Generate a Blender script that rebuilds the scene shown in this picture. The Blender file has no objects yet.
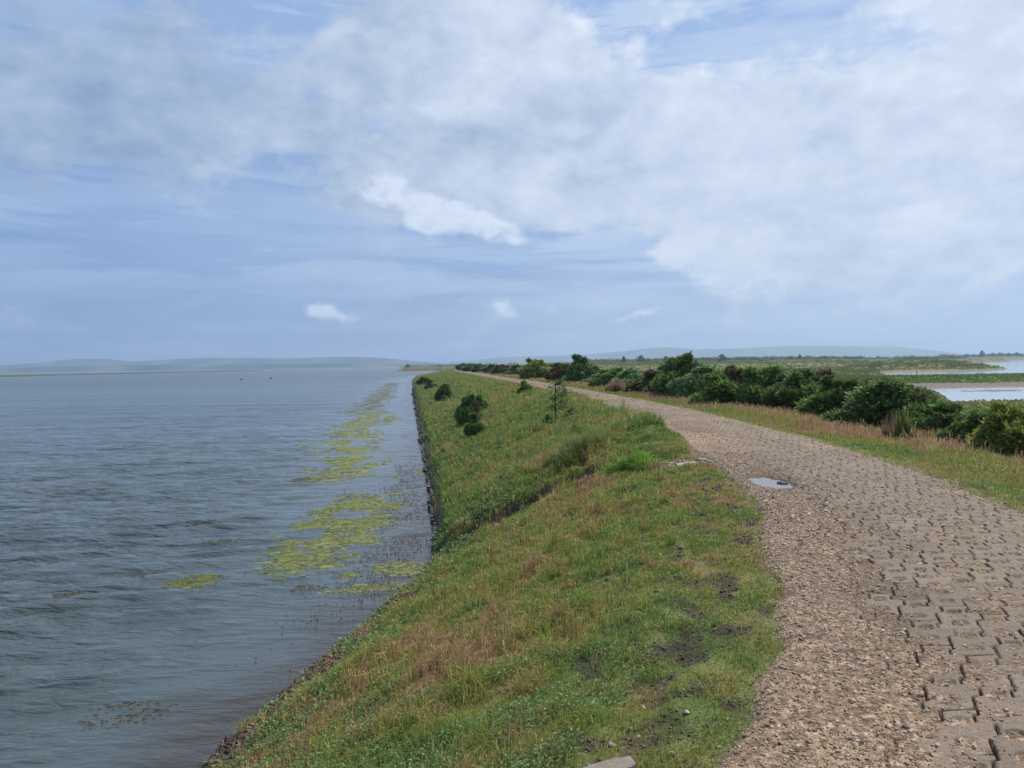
import bpy, math, random
import numpy as np
from mathutils import Vector, Matrix

random.seed(7)
RNG = np.random.default_rng(11)
S = bpy.context.scene
COL = S.collection
EYE = 3.8            # eye height above the tide
F = 750.0            # focal length in pixels of the 1024 px wide frame
R = math.radians

# ------------------------------------------------------------------ helpers
def hash2(ix, iy, seed):
    h = (ix.astype(np.int64) * 374761393 + iy.astype(np.int64) * 668265263 + seed * 974634541) & 0xFFFFFFFF
    h = ((h ^ (h >> 13)) * 1274126177) & 0xFFFFFFFF
    h = (h ^ (h >> 16)) & 0xFFFFFFFF
    return h

def noise(x, y, seed=0):
    x = np.asarray(x, float); y = np.asarray(y, float)
    ix = np.floor(x); iy = np.floor(y)
    fx = x - ix; fy = y - iy
    u = fx * fx * fx * (fx * (fx * 6 - 15) + 10); v = fy * fy * fy * (fy * (fy * 6 - 15) + 10)
    def g(a, b, dx, dy):
        an = hash2(a, b, seed) * (2 * math.pi / 4294967296.0)
        return np.cos(an) * dx + np.sin(an) * dy
    n00 = g(ix, iy, fx, fy); n10 = g(ix + 1, iy, fx - 1, fy)
    n01 = g(ix, iy + 1, fx, fy - 1); n11 = g(ix + 1, iy + 1, fx - 1, fy - 1)
    return 1.5 * ((n00 * (1 - u) + n10 * u) * (1 - v) + (n01 * (1 - u) + n11 * u) * v)

def fbm(x, y, seed=0, octv=4):
    s = 0; a = 1.0; t = 0
    for k in range(octv):
        s = s + a * noise(x * 2 ** k, y * 2 ** k, seed + 17 * k); t += a; a *= 0.5
    return s / t

def sm(a, b, x):
    t = np.clip((x - a) / (b - a), 0, 1)
    return t * t * (3 - 2 * t)

def cell(x, y, seed):                       # random number per lattice cell
    return hash2(np.floor(x), np.floor(y), seed) / 4294967296.0

def ramp(t, stops):
    t = np.asarray(t); xs = [s[0] for s in stops]
    return np.stack([np.interp(t, xs, [s[1][k] for s in stops]) for k in range(3)], -1)

def mesh_np(name, verts, loops, starts, cols=None, mats=(), smooth=False, attrs=None):
    me = bpy.data.meshes.new(name)
    nv = len(verts); nl = len(loops); nf = len(starts)
    me.vertices.add(nv); me.loops.add(nl); me.polygons.add(nf)
    me.vertices.foreach_set('co', np.ascontiguousarray(verts, np.float32).ravel())
    me.loops.foreach_set('vertex_index', np.ascontiguousarray(loops, np.int32))
    me.polygons.foreach_set('loop_start', np.ascontiguousarray(starts, np.int32))
    if smooth:
        me.polygons.foreach_set('use_smooth', np.ones(nf, bool))
    else:
        me.polygons.foreach_set('use_smooth', np.zeros(nf, bool))
    if cols is not None:
        a = me.attributes.new('col', 'FLOAT_COLOR', 'POINT')
        c = np.ones((nv, 4), np.float32); c[:, :3] = cols
        a.data.foreach_set('color', c.ravel())
    for k, v in (attrs or {}).items():
        a = me.attributes.new(k, 'FLOAT', 'POINT')
        a.data.foreach_set('value', np.ascontiguousarray(v, np.float32))
    for m in mats: me.materials.append(m)
    me.update(calc_edges=True)
    me.validate()
    return me

def link(name, me, parent=None):
    o = bpy.data.objects.new(name, me); COL.objects.link(o)
    if parent is not None: o.parent = parent
    return o

def tag(o, label=None, cat=None, group=None, kind=None):
    if label: o['label'] = label
    if cat: o['category'] = cat
    if group: o['group'] = group
    if kind: o['kind'] = kind
    return o

def empty(name, loc=(0, 0, 0), rz=0.0):
    o = bpy.data.objects.new(name, None); COL.objects.link(o)
    o.location = loc; o.rotation_euler = (0, 0, rz); o.empty_display_size = 0.2
    return o

def copy_tree(o, parent=None):
    c = o.copy(); COL.objects.link(c)
    if parent is not None: c.parent = parent
    for ch in list(o.children): copy_tree(ch, c)
    return c

class Soup:
    """polygon soup collected from numpy batches of identical small shapes"""
    def __init__(s): s.v = []; s.l = []; s.c = []; s.n = []; s.off = 0
    def add(s, verts, faces, cols):
        """verts (N,k,3), faces list of index tuples into k, cols (N,k,3) or (N,3)"""
        N, k, _ = verts.shape
        if N == 0: return
        if cols.ndim == 2: cols = np.repeat(cols[:, None, :], k, 1)
        base = s.off + np.arange(N)[:, None] * k
        pat = np.concatenate([np.array(f) for f in faces])
        s.l.append((base + pat[None, :]).ravel())
        s.n.append(np.tile(np.array([len(f) for f in faces]), N))
        s.v.append(verts.reshape(-1, 3)); s.c.append(cols.reshape(-1, 3)); s.off += N * k
    def mesh(s, name, mat, smooth=False):
        n = np.concatenate(s.n); st = np.concatenate([[0], np.cumsum(n)[:-1]])
        return mesh_np(name, np.concatenate(s.v), np.concatenate(s.l), st, np.concatenate(s.c), [mat], smooth)

def blades(soup, base, h, w, col, tipcol, lean=0.35, seed=0, drop=0.0):
    rg = np.random.default_rng(seed); N = len(base)
    if N == 0: return
    a = rg.uniform(0, 2 * math.pi, N); la = rg.uniform(0, 2 * math.pi, N)
    ln = np.abs(rg.normal(0, 1, N)) * lean
    side = np.stack([np.cos(a), np.sin(a), np.zeros(N)], -1) * (w * 0.5)[:, None]
    ld = np.stack([np.cos(la) + 0.25, np.sin(la) + 0.05, np.zeros(N)], -1)
    up = np.zeros((N, 3)); up[:, 2] = 1
    mid = base + up * (h * 0.6)[:, None] + ld * (ln * h * 0.35)[:, None]
    tip = base + up * (h * np.clip(1 - 0.35 * ln - drop, 0.2, 1))[:, None] + ld * (ln * h)[:, None]
    v = np.stack([base - side, base + side, mid + side * 0.8, mid - side * 0.8, tip], 1)
    v[:, :2, 2] -= 0.015
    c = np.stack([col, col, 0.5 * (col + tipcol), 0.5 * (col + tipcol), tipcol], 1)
    soup.add(v, [(0, 1, 2, 3), (3, 2, 4)], c)

def leaves(soup, pos, size, col, seed=0, flat=0.5):
    """small pointed oval leaves, each two folded quads"""
    rg = np.random.default_rng(seed); N = len(pos)
    if N == 0: return
    d = rg.normal(0, 1, (N, 3)); d[:, 2] = d[:, 2] * (1 - flat) + 0.35; d /= np.linalg.norm(d, axis=1)[:, None]
    r = rg.normal(0, 1, (N, 3)); s_ = np.cross(d, r); s_ /= np.linalg.norm(s_, axis=1)[:, None] + 1e-9
    nrm = np.cross(d, s_)
    L = d * size[:, None]; W = s_ * (size * 0.34)[:, None]; Z = nrm * (size * 0.12)[:, None]
    v = np.stack([pos, pos + L * 0.5 + W + Z, pos + L, pos + L * 0.5 - W + Z], 1)
    soup.add(v, [(0, 1, 2), (0, 2, 3)], col)

# ------------------------------------------------------------------ materials
def mat(name):
    m = bpy.data.materials.new(name); m.use_nodes = True
    nt = m.node_tree; nt.nodes.clear()
    return m, nt

def nd(nt, t, **kw):
    n = nt.nodes.new(t)
    for k, v in kw.items():
        if k.startswith('i_'):
            key = k[2:]; n.inputs[int(key) if key.isdigit() else key].default_value = v
        else: setattr(n, k, v)
    return n

def veg_mat(name, trans=0.3, rough=0.55, spec=0.25):
    m, nt = mat(name); L = nt.links.new
    at = nd(nt, 'ShaderNodeAttribute', attribute_name='col')
    p = nd(nt, 'ShaderNodeBsdfPrincipled'); p.inputs['Roughness'].default_value = rough
    p.inputs['Specular IOR Level'].default_value = spec
    tr = nd(nt, 'ShaderNodeBsdfTranslucent'); mx = nd(nt, 'ShaderNodeMixShader'); mx.inputs[0].default_value = trans
    o = nd(nt, 'ShaderNodeOutputMaterial')
    L(at.outputs['Color'], p.inputs['Base Color']); L(at.outputs['Color'], tr.inputs['Color'])
    L(p.outputs[0], mx.inputs[1]); L(tr.outputs[0], mx.inputs[2]); L(mx.outputs[0], o.inputs['Surface'])
    return m

def col_mat(name, rough=0.85, spec=0.3, bumps=((60, 0.4, 0.01),), var=((25, 0.25),), detail=4):
    """vertex colour times procedural mottling, with noise bump"""
    m, nt = mat(name); L = nt.links.new
    at = nd(nt, 'ShaderNodeAttribute', attribute_name='col'); tc = nd(nt, 'ShaderNodeTexCoord')
    c = at.outputs['Color']
    for sc, amt in var:
        n = nd(nt, 'ShaderNodeTexNoise', i_Scale=sc, i_Detail=detail, i_Roughness=0.65); L(tc.outputs['Object'], n.inputs['Vector'])
        mr = nd(nt, 'ShaderNodeMapRange'); mr.inputs[1].default_value = 0.3; mr.inputs[2].default_value = 0.7
        mr.inputs[3].default_value = 1 - amt; mr.inputs[4].default_value = 1 + amt
        L(n.outputs['Fac'], mr.inputs[0])
        mu = nd(nt, 'ShaderNodeVectorMath', operation='MULTIPLY'); L(c, mu.inputs[0]); L(mr.outputs[0], mu.inputs[1]); c = mu.outputs[0]
    p = nd(nt, 'ShaderNodeBsdfPrincipled'); p.inputs['Roughness'].default_value = rough; p.inputs['Specular IOR Level'].default_value = spec
    L(c, p.inputs['Base Color']); nr = None
    for sc, st, ds in bumps:
        n = nd(nt, 'ShaderNodeTexNoise', i_Scale=sc, i_Detail=detail, i_Roughness=0.6); L(tc.outputs['Object'], n.inputs['Vector'])
        b = nd(nt, 'ShaderNodeBump'); b.inputs['Strength'].default_value = st; b.inputs['Distance'].default_value = ds
        L(n.outputs['Fac'], b.inputs['Height'])
        if nr is not None: L(nr, b.inputs['Normal'])
        nr = b.outputs[0]
    if nr is not None: L(nr, p.inputs['Normal'])
    o = nd(nt, 'ShaderNodeOutputMaterial'); L(p.outputs[0], o.inputs['Surface'])
    return m

M_GRASS = veg_mat('grass_blades', 0.32)
M_LEAF = veg_mat('leaf', 0.28, 0.6, 0.12)
M_GORSE = veg_mat('gorse_needles', 0.3, 0.6, 0.2)
M_BARK = col_mat('bark', 0.9, 0.2, ((90, 0.5, 0.004),), ((50, 0.3),))
M_SOIL = col_mat('soil_and_turf', 0.95, 0.12, ((9, 0.5, 0.03), (70, 0.6, 0.012)), ((5, 0.22), (60, 0.35)))
M_PATH = col_mat('worn_concrete_and_grit', 0.9, 0.2, ((220, 0.5, 0.002),), ((150, 0.45), (420, 0.35)))
M_STONE = col_mat('stone', 0.7, 0.35, ((60, 0.4, 0.004),), ((35, 0.2),))
M_PEB = col_mat('flint_pebbles', 0.6, 0.35, (), ((90, 0.2),), 2)
M_WEED = veg_mat('wet_weed', 0.1, 0.6, 0.15)
M_WRACK = veg_mat('dried_wrack', 0.05, 0.6, 0.3)
M_HILL = col_mat('far_hill', 0.95, 0.05, (), ((0.006, 0.25),))

# ------------------------------------------------------------------ terrain plan (metres; y runs away from the camera)
YL = [-30, -6, -3, 0, 3, 4, 5.06, 6.5, 8, 9.8, 12.1, 15, 19.7, 30, 41, 70, 133, 200, 260, 420, 12000]
XL = [-14, -3.0, -1.7, -.45, .86, 1.36, 1.80, 2.22, 2.62, 2.98, 3.18, 3.35, 3.38, 3.1, 2.6, 0.0, -7.2, -15, -20, -18, -18]
YR = [-30, -6, -3, 0, 3, 5, 7.8, 11.4, 17, 24.5, 30, 41, 70, 92, 133, 200, 260, 420, 12000]
XR = [-11, 0.0, 1.2, 2.55, 3.85, 4.6, 5.32, 5.9, 6.1, 6.05, 5.7, 4.85, 2.2, -0.9, -4.9, -12.6, -17.6, -15.5, -15.5]
YW = [-30, -10, 0, 7.1, 9, 10.8, 12.8, 14.5, 16, 25, 85, 154, 200, 235, 265, 290, 330, 500, 555, 570, 585, 620, 700, 1000, 3000, 12000]
XW = [-6, -3.7, -3.5, -3.0, -2.54, -2.2, -1.76, -1.6, -1.74, -2.9, -11.2, -20.5, -26.5, -30.5, -31.5, -29, -22, -20, -40, -86, -92, -80, -60, -50, 0, 0]
def xl(y): return np.interp(y, YL, XL) + 0.10 * noise(np.asarray(y) * 0.55, 0 * np.asarray(y) + 3.3, 5) + 0.05 * noise(np.asarray(y) * 2.3, 0 * np.asarray(y) + 1.3, 6)
def xr(y): return np.interp(y, YR, XR) + 0.10 * noise(np.asarray(y) * 0.5, 0 * np.asarray(y) + 8.3, 7) + 0.05 * noise(np.asarray(y) * 2.1, 0 * np.asarray(y) + 4.3, 8)
def xw(y):
    y = np.asarray(y, float)
    return np.interp(y, YW, XW) + np.interp(y, [0, 14, 40, 200, 900], [.10, .08, .18, .8, 8]) * noise(y * np.interp(y, [0, 60, 500], [0.9, .5, .05]), 0 * y + 5.1, 9)

def PD(px, d): return ((px - 512) / F * d, d)
def poly(*pts): return np.array([PD(*p) for p in pts])
POOL_A = np.array([(33, 56), (40, 70), (43, 78), (46, 84), (45.5, 87), (49, 92), (60, 95), (95, 96), (95, 56)], float)
POOL_B = poly((884, 170), (893, 145), (940, 139), (1024, 141), (1500, 150), (1500, 1000), (1024, 1010), (960, 985), (930, 760), (948, 690), (1003, 640), (1003, 600), (930, 560), (890, 420), (905, 360), (960, 300), (1000, 240), (1004, 222), (985, 212), (940, 209), (900, 206), (884, 195))
POOL_C = poly((826, 480), (852, 340), (895, 325), (900, 420), (905, 560), (880, 720), (835, 700))
POOL_D = poly((838, 158), (874, 155), (876, 168), (840, 171))
POOL_E = poly((575, 128), (600, 121), (612, 126), (585, 134))
MUD_A = np.array([(47, 86), (58, 88), (95, 82), (95, 97), (58, 96), (48, 93)], float)
MUD_A2 = np.array([(46.5, 78), (51, 77), (57, 79), (53, 80.5), (48, 80.5)], float)
MUD_C = poly((740, 420), (832, 350), (838, 470), (760, 560))

def sdf(P, x, y):
    d = np.full(x.shape, 1e9); s = np.ones(x.shape)
    n = len(P)
    for i in range(n):
        a = P[i]; b = P[i - 1]; e = b - a
        wx = x - a[0]; wy = y - a[1]
        t = np.clip((wx * e[0] + wy * e[1]) / (e @ e), 0, 1)
        d = np.minimum(d, (wx - e[0] * t) ** 2 + (wy - e[1] * t) ** 2)
        c1 = y >= a[1]; c2 = y < b[1]; c3 = e[0] * wy > e[1] * wx
        s = np.where((c1 & c2 & c3) | (~c1 & ~c2 & ~c3), -s, s)
    return s * np.sqrt(d)

def pool_sdf(x, y):
    out = np.full(x.shape, 1e9)
    m = (x > 20) & (y > 40) & (y < 1300)
    if m.any():
        xx = x[m]; yy = y[m]; sc = np.maximum(yy * 0.012, 0.6)
        v = np.minimum.reduce([sdf(P, xx, yy) for P in (POOL_A, POOL_B, POOL_C, POOL_D, POOL_E)])
        out[m] = v + sc * fbm(xx / sc * 0.16, yy / sc * 0.12, 31, 3)
    m = (x > 5) & (x <= 20) & (y > 100) & (y < 140)
    if m.any(): out[m] = sdf(POOL_E, x[m], y[m])
    return out

def mud_sdf(x, y):
    out = np.full(x.shape, 1e9); m = (x > 20) & (y > 40) & (y < 700)
    if m.any(): out[m] = np.minimum.reduce([sdf(P, x[m], y[m]) for P in (MUD_A, MUD_A2, MUD_C)]) + 0.8 * noise(x[m] * .4, y[m] * .4, 3)
    return out

GA = np.array([3.25, 12.25]); GB = np.array([-1.75, 13.75])   # the lip of the little gully from the path to the water
GD = (GB - GA) / np.linalg.norm(GB - GA); GN = np.array([-GD[1], GD[0]]); GN = GN if GN[1] > 0 else -GN
GLEN = np.linalg.norm(GB - GA)
def gully(x, y):
    px = x - GA[0]; py = y - GA[1]
    s = (px * GD[0] + py * GD[1]) / GLEN; n = px * GN[0] + py * GN[1] + 0.10 * noise(x * 1.3, y * 1.3, 71)
    A = np.interp(s, [-.15, 0.10, 0.25, 0.5, 0.8, 1.0, 1.25], [0, .02, .46, .78, .60, .30, 0])
    return A * sm(-0.05, 0.22, n) * (1 - .78 * sm(0.45, 1.0, n) - .22 * sm(1.0, 2.2, n)), s, n

def height(x, y, fine=True):
    x = np.asarray(x, float); y = np.asarray(y, float)
    L = xl(y); Rr = xr(y); W = xw(y)
    d = np.hypot(x, y)
    t = (x - W) / np.maximum(L - W, 0.5)
    far = sm(12.5, 16.0, y)
    zn = np.interp(t, [-.5, 0, .05, .16, .5, .78, 1.0], [-.9, -.03, .2, .55, 1.52, 2.05, 2.2])
    zf = np.interp(t, [-.5, 0, .015, .07, .12, .45, .84, .93, 1.0], [-.9, -.06, .12, .42, .52, 1.22, 2.08, 2.24, 2.2])
    zb = zn * (1 - far) + zf * far
    zb = np.where(x < W, -np.minimum((W - x) * 0.30 + 0.03, 1.6), zb)
    u = x - Rr
    zr = np.interp(u, [0, 1.2, 2.5, 4.5, 8, 14, 22], [2.2, 2.14, 2.02, 1.85, 1.45, .75, .52])
    # the sea wall and its path run out at about 280 m; beyond it low ground
    fade = sm(265, 330, y)
    zr = zr * (1 - fade) + fade * np.where(y > 500, 3.0, 0.7)
    zb = np.where(y > 45, np.minimum(zb, 2.2 - .05 * sm(45, 70, y)), zb)
    z = np.where(x < L, zb, np.where(x < Rr, 2.2, zr))
    z = np.where((x >= W) & (y > 265), z * (1 - fade) + fade * np.minimum(np.maximum((x - W) * .30, 0), 3.0), z)
    land = x > W
    g, s, n = gully(x, y)
    z = z - np.where(land & (x < L + .1), g, 0)
    # the far side of the gully stands a little higher, as a small earth step
    hump = np.interp(s, [.02, .25, .5, .85, 1.05], [0, .26, .36, .30, 0]) * sm(.40, .85, n) * (1 - sm(2.0, 8.0, n))
    z = z + np.where(land & (x < L) & (y < 30), hump, 0)
    # far raised bank with scrub
    rise = sm(900, 1120, y) * sm(-100, 200, x) * 1.6 + np.where(x > 40, sm(420, 800, y) * (1 - sm(.40, .50, x / np.maximum(y, 1))) * 1.8, 0)
    z = z + np.where(land, rise, 0)
    # marsh texture
    mk = sm(10, 26, u) * (y > -20)
    z = z + mk * np.where(land, 0.16 * fbm(x * .09, y * .07, 12, 3) + .06, 0)
    # low bank between the pools, island mound
    z = z + mk * 0.28 * np.exp(-((y - 118 - 0.02 * x) / 12) ** 2) * sm(30, 60, x)
    z = z + mk * 1.7 * np.exp(-(((x - 0.545 * y) / 24) ** 2 + ((y - 262) / 34) ** 2))
    ps = pool_sdf(x, y); ms = mud_sdf(x, y)
    zp = np.where(ms < 0, 0.31, 0.05)
    z = np.where(mk > .3, np.where(ps < 1e8, z + (zp - z) * (1 - sm(-1.0, 0.6, ps / np.maximum(d * .008, .6))), z), z)
    # salt-marsh bar out in the bay
    bar = np.exp(-((x + 405 - 18 * noise(y * .01, y * 0, 4)) / 34) ** 2) * sm(540, 580, y) * (1 - sm(1150, 1400, y))
    z = np.where(x < W - 20, np.maximum(z, -1.6 + 2.7 * bar), z)
    if fine:
        rough = np.where((x > L) & (x < Rr), 0.0, 1.0) * sm(W - .2, W + .4, x)
        z = z + rough * (0.06 * fbm(x * 1.1, y * 1.1, 21, 3) + 0.022 * fbm(x * 5, y * 5, 22, 2)) * sm(0, .6, np.minimum(np.abs(x - L), np.abs(x - Rr)) + .12)
        pathin = sm(0.02, .25, x - L) * sm(0.02, .25, Rr - x) * (y < 300)
        z = z - 0.10 * pathin
    return z

def H1(x, y): return float(height(np.array([x]), np.array([y]))[0])

# ------------------------------------------------------------------ ground sheet
def polar(fa0, fa1, da, r0, r1, ratio):
    fr = np.arange(fa0, fa1 + 1e-6, da); bk = np.arange(fa1 + 4, fa0 + 360 - 1, 4.0)
    an = np.radians(np.concatenate([fr, bk])); nr = int(math.log(r1 / r0) / math.log(ratio)) + 1
    rr = r0 * ratio ** np.arange(nr)
    A, RR = np.meshgrid(an, rr); x = (RR * np.sin(A)).ravel(); y = (RR * np.cos(A)).ravel()
    na = len(an); i = np.arange(nr - 1)[:, None] * na; j = np.arange(na)[None, :]; j2 = (j + 1) % na
    q = np.stack([i + j, i + j2, i + na + j2, i + na + j], -1).reshape(-1, 4)
    # centre fan
    x = np.append(x, 0.0); y = np.append(y, 0.0); c = len(x) - 1
    tri = np.stack([np.full(na, c), np.arange(na), (np.arange(na) + 1) % na], -1)[:, ::-1]
    loops = np.concatenate([q[:, ::-1].ravel(), tri[:, ::-1].ravel()])
    st = np.concatenate([np.arange(len(q)) * 4, len(q) * 4 + np.arange(na) * 3])
    return x, y, loops, st

def tone(x, y):
    """0..1 field that says how dry / reddish the sward is"""
    return np.clip(.41 + .75 * fbm(x * .55, y * .42, 41, 3) + .75 * fbm(x * 2.6, y * 1.9, 44, 3), 0, 1)

def mudmask(x, y):
    """bare trodden earth beside the path"""
    L = xl(y); dl = L - x
    trk = np.exp(-((dl - np.interp(y, [2, 3, 5, 9, 12], [.60, .55, .66, .42, .5])) / np.interp(y, [2.5, 3.2, 4.5, 9], [.42, .40, .30, .26])) ** 2)
    n = fbm(x * 3.2, y * 2.2, 53, 3) + np.interp(y, [2.7, 3.3, 4.2], [.22, .16, .06])
    m = .85 * sm(.14, .28, n) * trk * (y < 10.8) * sm(1, 2.5, y)
    m = np.maximum(m, .9 * sm(.20, .34, fbm(x * 3.6 + 7, y * 2.8, 54, 2)) * sm(2.6, 1.0, dl) * (y < 11))
    return np.clip(m, 0, 1)

def soil_colour(x, y, z):
    n = fbm(x * 1.7, y * 1.7, 61, 4)
    near = np.clip(1 - np.hypot(x, y) / 60, 0, 1)
    tn = tone(x, y)
    c = ramp(tn, [(0, (.10, .13, .04)), (.5, (.15, .14, .05)), (1, (.18, .13, .068))])
    c = c * (1 + .25 * n[:, None])
    L = xl(y); Rr = xr(y); W = xw(y)
    mm = mudmask(x, y)[:, None]
    c = c * (1 - mm) + np.array([.050, .037, .028]) * mm
    g, s, nn = gully(x, y)
    gm = (sm(.06, .2, g) * (1 - sm(.95, 1.25, nn)) * (s < .99) * (x > W) * (x < L))[:, None]
    c = c * (1 - gm) + np.array([.06, .042, .03]) * gm
    toe = (sm(.55, .15, z) if False else (1 - sm(.1, .42, z)))[:, None] * (x < L)[:, None]
    c = c * (1 - toe) + np.array([.055, .045, .036]) * toe
    m2 = (sm(16, 28, x - Rr))[:, None] * (z > .2)[:, None]
    mt = np.clip(.5 + fbm(x * .03, y * .02, 66, 3), 0, 1)
    mc = ramp(mt, [(0, (.075, .125, .03)), (.45, (.12, .145, .042)), (.75, (.17, .16, .065)), (1, (.17, .125, .08))])
    c = c * (1 - m2) + mc * m2
    mud = ((mud_sdf(x, y) < 0) | ((pool_sdf(x, y) < .7) & (z < .42)))[:, None]
    c = np.where(mud, np.array([.17, .14, .115]), c)
    sea = (x < W)[:, None]
    c = np.where(sea & (z < .05)[:, None], np.array([.07, .065, .045]), c)
    c = np.where((sea & (z > .05)[:, None]), np.array([.075, .085, .03]), c)
    return np.clip(c, .01, .6)

gx, gy, gl, gs = polar(-42, 44, 0.15, 0.9, 12000, 1.0135)
gz = height(gx, gy)
ground = link('ground', mesh_np('ground', np.stack([gx, gy, gz], -1), gl, gs, soil_colour(gx, gy, gz), [M_SOIL], True))
tag(ground, kind='structure')

# ------------------------------------------------------------------ paved path
BW, BL = 0.215, 0.40              # block width across, block length along
def path_fields(x, y):
    L = xl(y); Rr = xr(y)
    # local axes: v across from the left edge, u along
    Lb = np.interp(y, YL, XL); Rb = np.interp(y, YR, XR)
    v = x - 0.5 * (Lb + Rb); u = y * 1.04
    wob = .012 * noise(x * 1.7, y * 1.7, 81)
    v = v + wob; u = u + .015 * noise(x * 1.4 + 9, y * 1.4, 82)
    # staggered columns whose shared joints step sideways in a tongue
    def joint(ci, uu):
        ph = ((uu / BL) + ci * 0.37) % 1.0
        st = np.interp(ph, [0, .20, .25, .50, .55, .72, .76, 1.0], [.0, .0, .048, .048, -.026, -.026, .0, .0])
        return ci * BW + st
    ci = np.floor(v / BW)
    for _ in range(2):
        ci = np.where(v < joint(ci, u), ci - 1, np.where(v >= joint(ci + 1, u), ci + 1, ci))
    jl = v - joint(ci, u); jr = joint(ci + 1, u) - v
    ph = ((u / BL) + ci * 0.37 + .5) % 1.0
    je = np.minimum(ph, 1 - ph) * BL
    edge = np.minimum(np.minimum(jl, jr), je)
    # two gravel-filled openings in each block
    cx = v - (ci + .5) * BW
    def hole(pc):
        a = np.abs(cx - .006) / .047; b = np.abs(ph - pc) * BL / .044
        return (a ** 3 + b ** 3) ** (1 / 3) - 1
    hol = np.minimum(hole(.28), hole(.72)) * .05
    bid = ci * 131 + np.floor((u / BL) + ci * 0.37 + .5) * 17
    return edge, hol, bid, (x - L) / np.maximum(Rr - L, .3), L, Rr, ph

def path_z(x, y, lod):
    edge, hol, bid, f, L, Rr, ph = path_fields(x, y)
    chip = .0022 * noise(x * 26, y * 26, 181) + .0016 * noise(x * 60, y * 60, 182)
    edge = edge + chip; hol = hol + 1.3 * chip
    tilt = (hash2(bid, bid * 3, 5) / 4294967296.0 - .5) * .016
    near = 1 - sm(9, 26, y)
    blk = .018 + tilt * .8 + .004 * noise(x * 9, y * 9, 83) + .0018 * noise(x * 50, y * 50, 183) - .060 * (1 - sm(.002, .0075, edge)) - .040 * (1 - sm(-.005, .002, hol)) - .004 * (1 - sm(.0, .025, edge))
    blk = blk + .009 * (ph - .5)
    cover = np.interp(f, [0, .10, .22, .32, .42, .8, .95, 1.0], [.060, .050, .026, .014, .010, .010, .014, .04]) + np.interp(y, [0, 6, 10, 14, 40], [0, 0, .001, .003, .008])
    nz = np.interp(f, [.2, .42, .9, 1], [.9, .42, .42, 1])
    cover = cover + nz * (.017 * fbm(x * 1.3, y * 1.1, 84, 3) + .011 * fbm(x * 4.5, y * 4.5, 85, 2)) + .0014 * noise(x * 45, y * 45, 86) + .0022 * noise(x * 90, y * 90, 87)
    cover = np.where((f > .35) & (f < .96), np.maximum(cover, .007 + .003 * noise(x * 60, y * 60, 87)), cover)
    # the grit is swept out along some joints, which stand open and dark
    cover = cover - .034 * (1 - sm(.004, .011, edge)) * sm(.12, .3, f) * sm(-.30, .05, noise(x * 2.1, y * 2.1, 88) + .12) - .006 * (1 - sm(-.03, .0, hol)) * sm(-.1, .3, noise(x * 3, y * 3, 89))
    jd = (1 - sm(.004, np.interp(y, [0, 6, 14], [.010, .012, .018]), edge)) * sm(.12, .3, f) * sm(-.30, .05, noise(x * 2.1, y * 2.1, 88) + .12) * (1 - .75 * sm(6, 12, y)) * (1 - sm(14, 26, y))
    isb = sm(-.003, .004, blk - cover)
    z = np.maximum(blk, cover)
    # puddle hollow
    pd = np.exp(-(((x - 3.34) / .25) ** 2 + ((y - 9.78) / .52) ** 2))
    z = z - .075 * pd * (1 + .35 * noise(x * 7, y * 3.5, 191) + .15 * noise(x * 17, y * 9, 192))
    e = np.minimum(x - L, Rr - x)
    z = z - .14 * (1 - sm(-.22, .10, e)) + .03 * np.sin(np.pi * np.clip(f, 0, 1))
    zz = 2.2 + np.where(y > 265, -0.02 * (y - 265), 0)
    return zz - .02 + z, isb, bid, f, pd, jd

ys = [-4.0]
while ys[-1] < 262:
    yy = ys[-1]; ys.append(yy + (0.06 if yy < 2.2 else max(.0048, .0019 * yy) if yy < 14 else .0035 * yy if yy < 24 else .009 * yy))
ys = np.array(ys); NC = 760
tt = np.linspace(0, 1, NC)
Y, T = np.meshgrid(ys, tt, indexing='ij')
Lm = np.interp(Y, YL, XL) - .42; Rm = np.interp(Y, YR, XR) + .42
X = Lm + (Rm - Lm) * T
px_, py_ = X.ravel(), Y.ravel()
pz_, isb, bid, ff, pud, jdirt_shade = path_z(px_, py_, None)
rnd = hash2(bid, bid + 7, 9) / 4294967296.0
g1 = fbm(px_ * 34, py_ * 34, 91, 2); g2 = fbm(px_ * 1.3, py_ * .8, 92, 3); gc = cell(px_ * 42 + .4 * noise(px_ * 60, py_ * 60, 1), py_ * 42, 93)
grav = ramp(np.clip(gc + .15 * g1, 0, 1), [(0, (.085, .058, .042)), (.35, (.175, .122, .085)), (.6, (.24, .168, .117)), (.85, (.28, .205, .147)), (1, (.38, .31, .24))])
grav = grav * (1 + .22 * g2[:, None])
dirt = sm(-.05, .4, fbm(px_ * .9 + 4, py_ * .55, 95, 3) + .12)[:, None] * np.exp(-((ff - .30) / .20) ** 2)[:, None]
grav = grav * (1 - .8 * dirt) + np.array([.105, .076, .058]) * .8 * dirt
bc = np.array([.178, .143, .116]) * (1 + .22 * (rnd[:, None] - .5)) * (1 + .2 * g2[:, None] + .12 * g1[:, None])
pc = (grav * (1 - isb[:, None]) + bc * isb[:, None]) * np.array([1.05, 1.0, .90])
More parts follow.
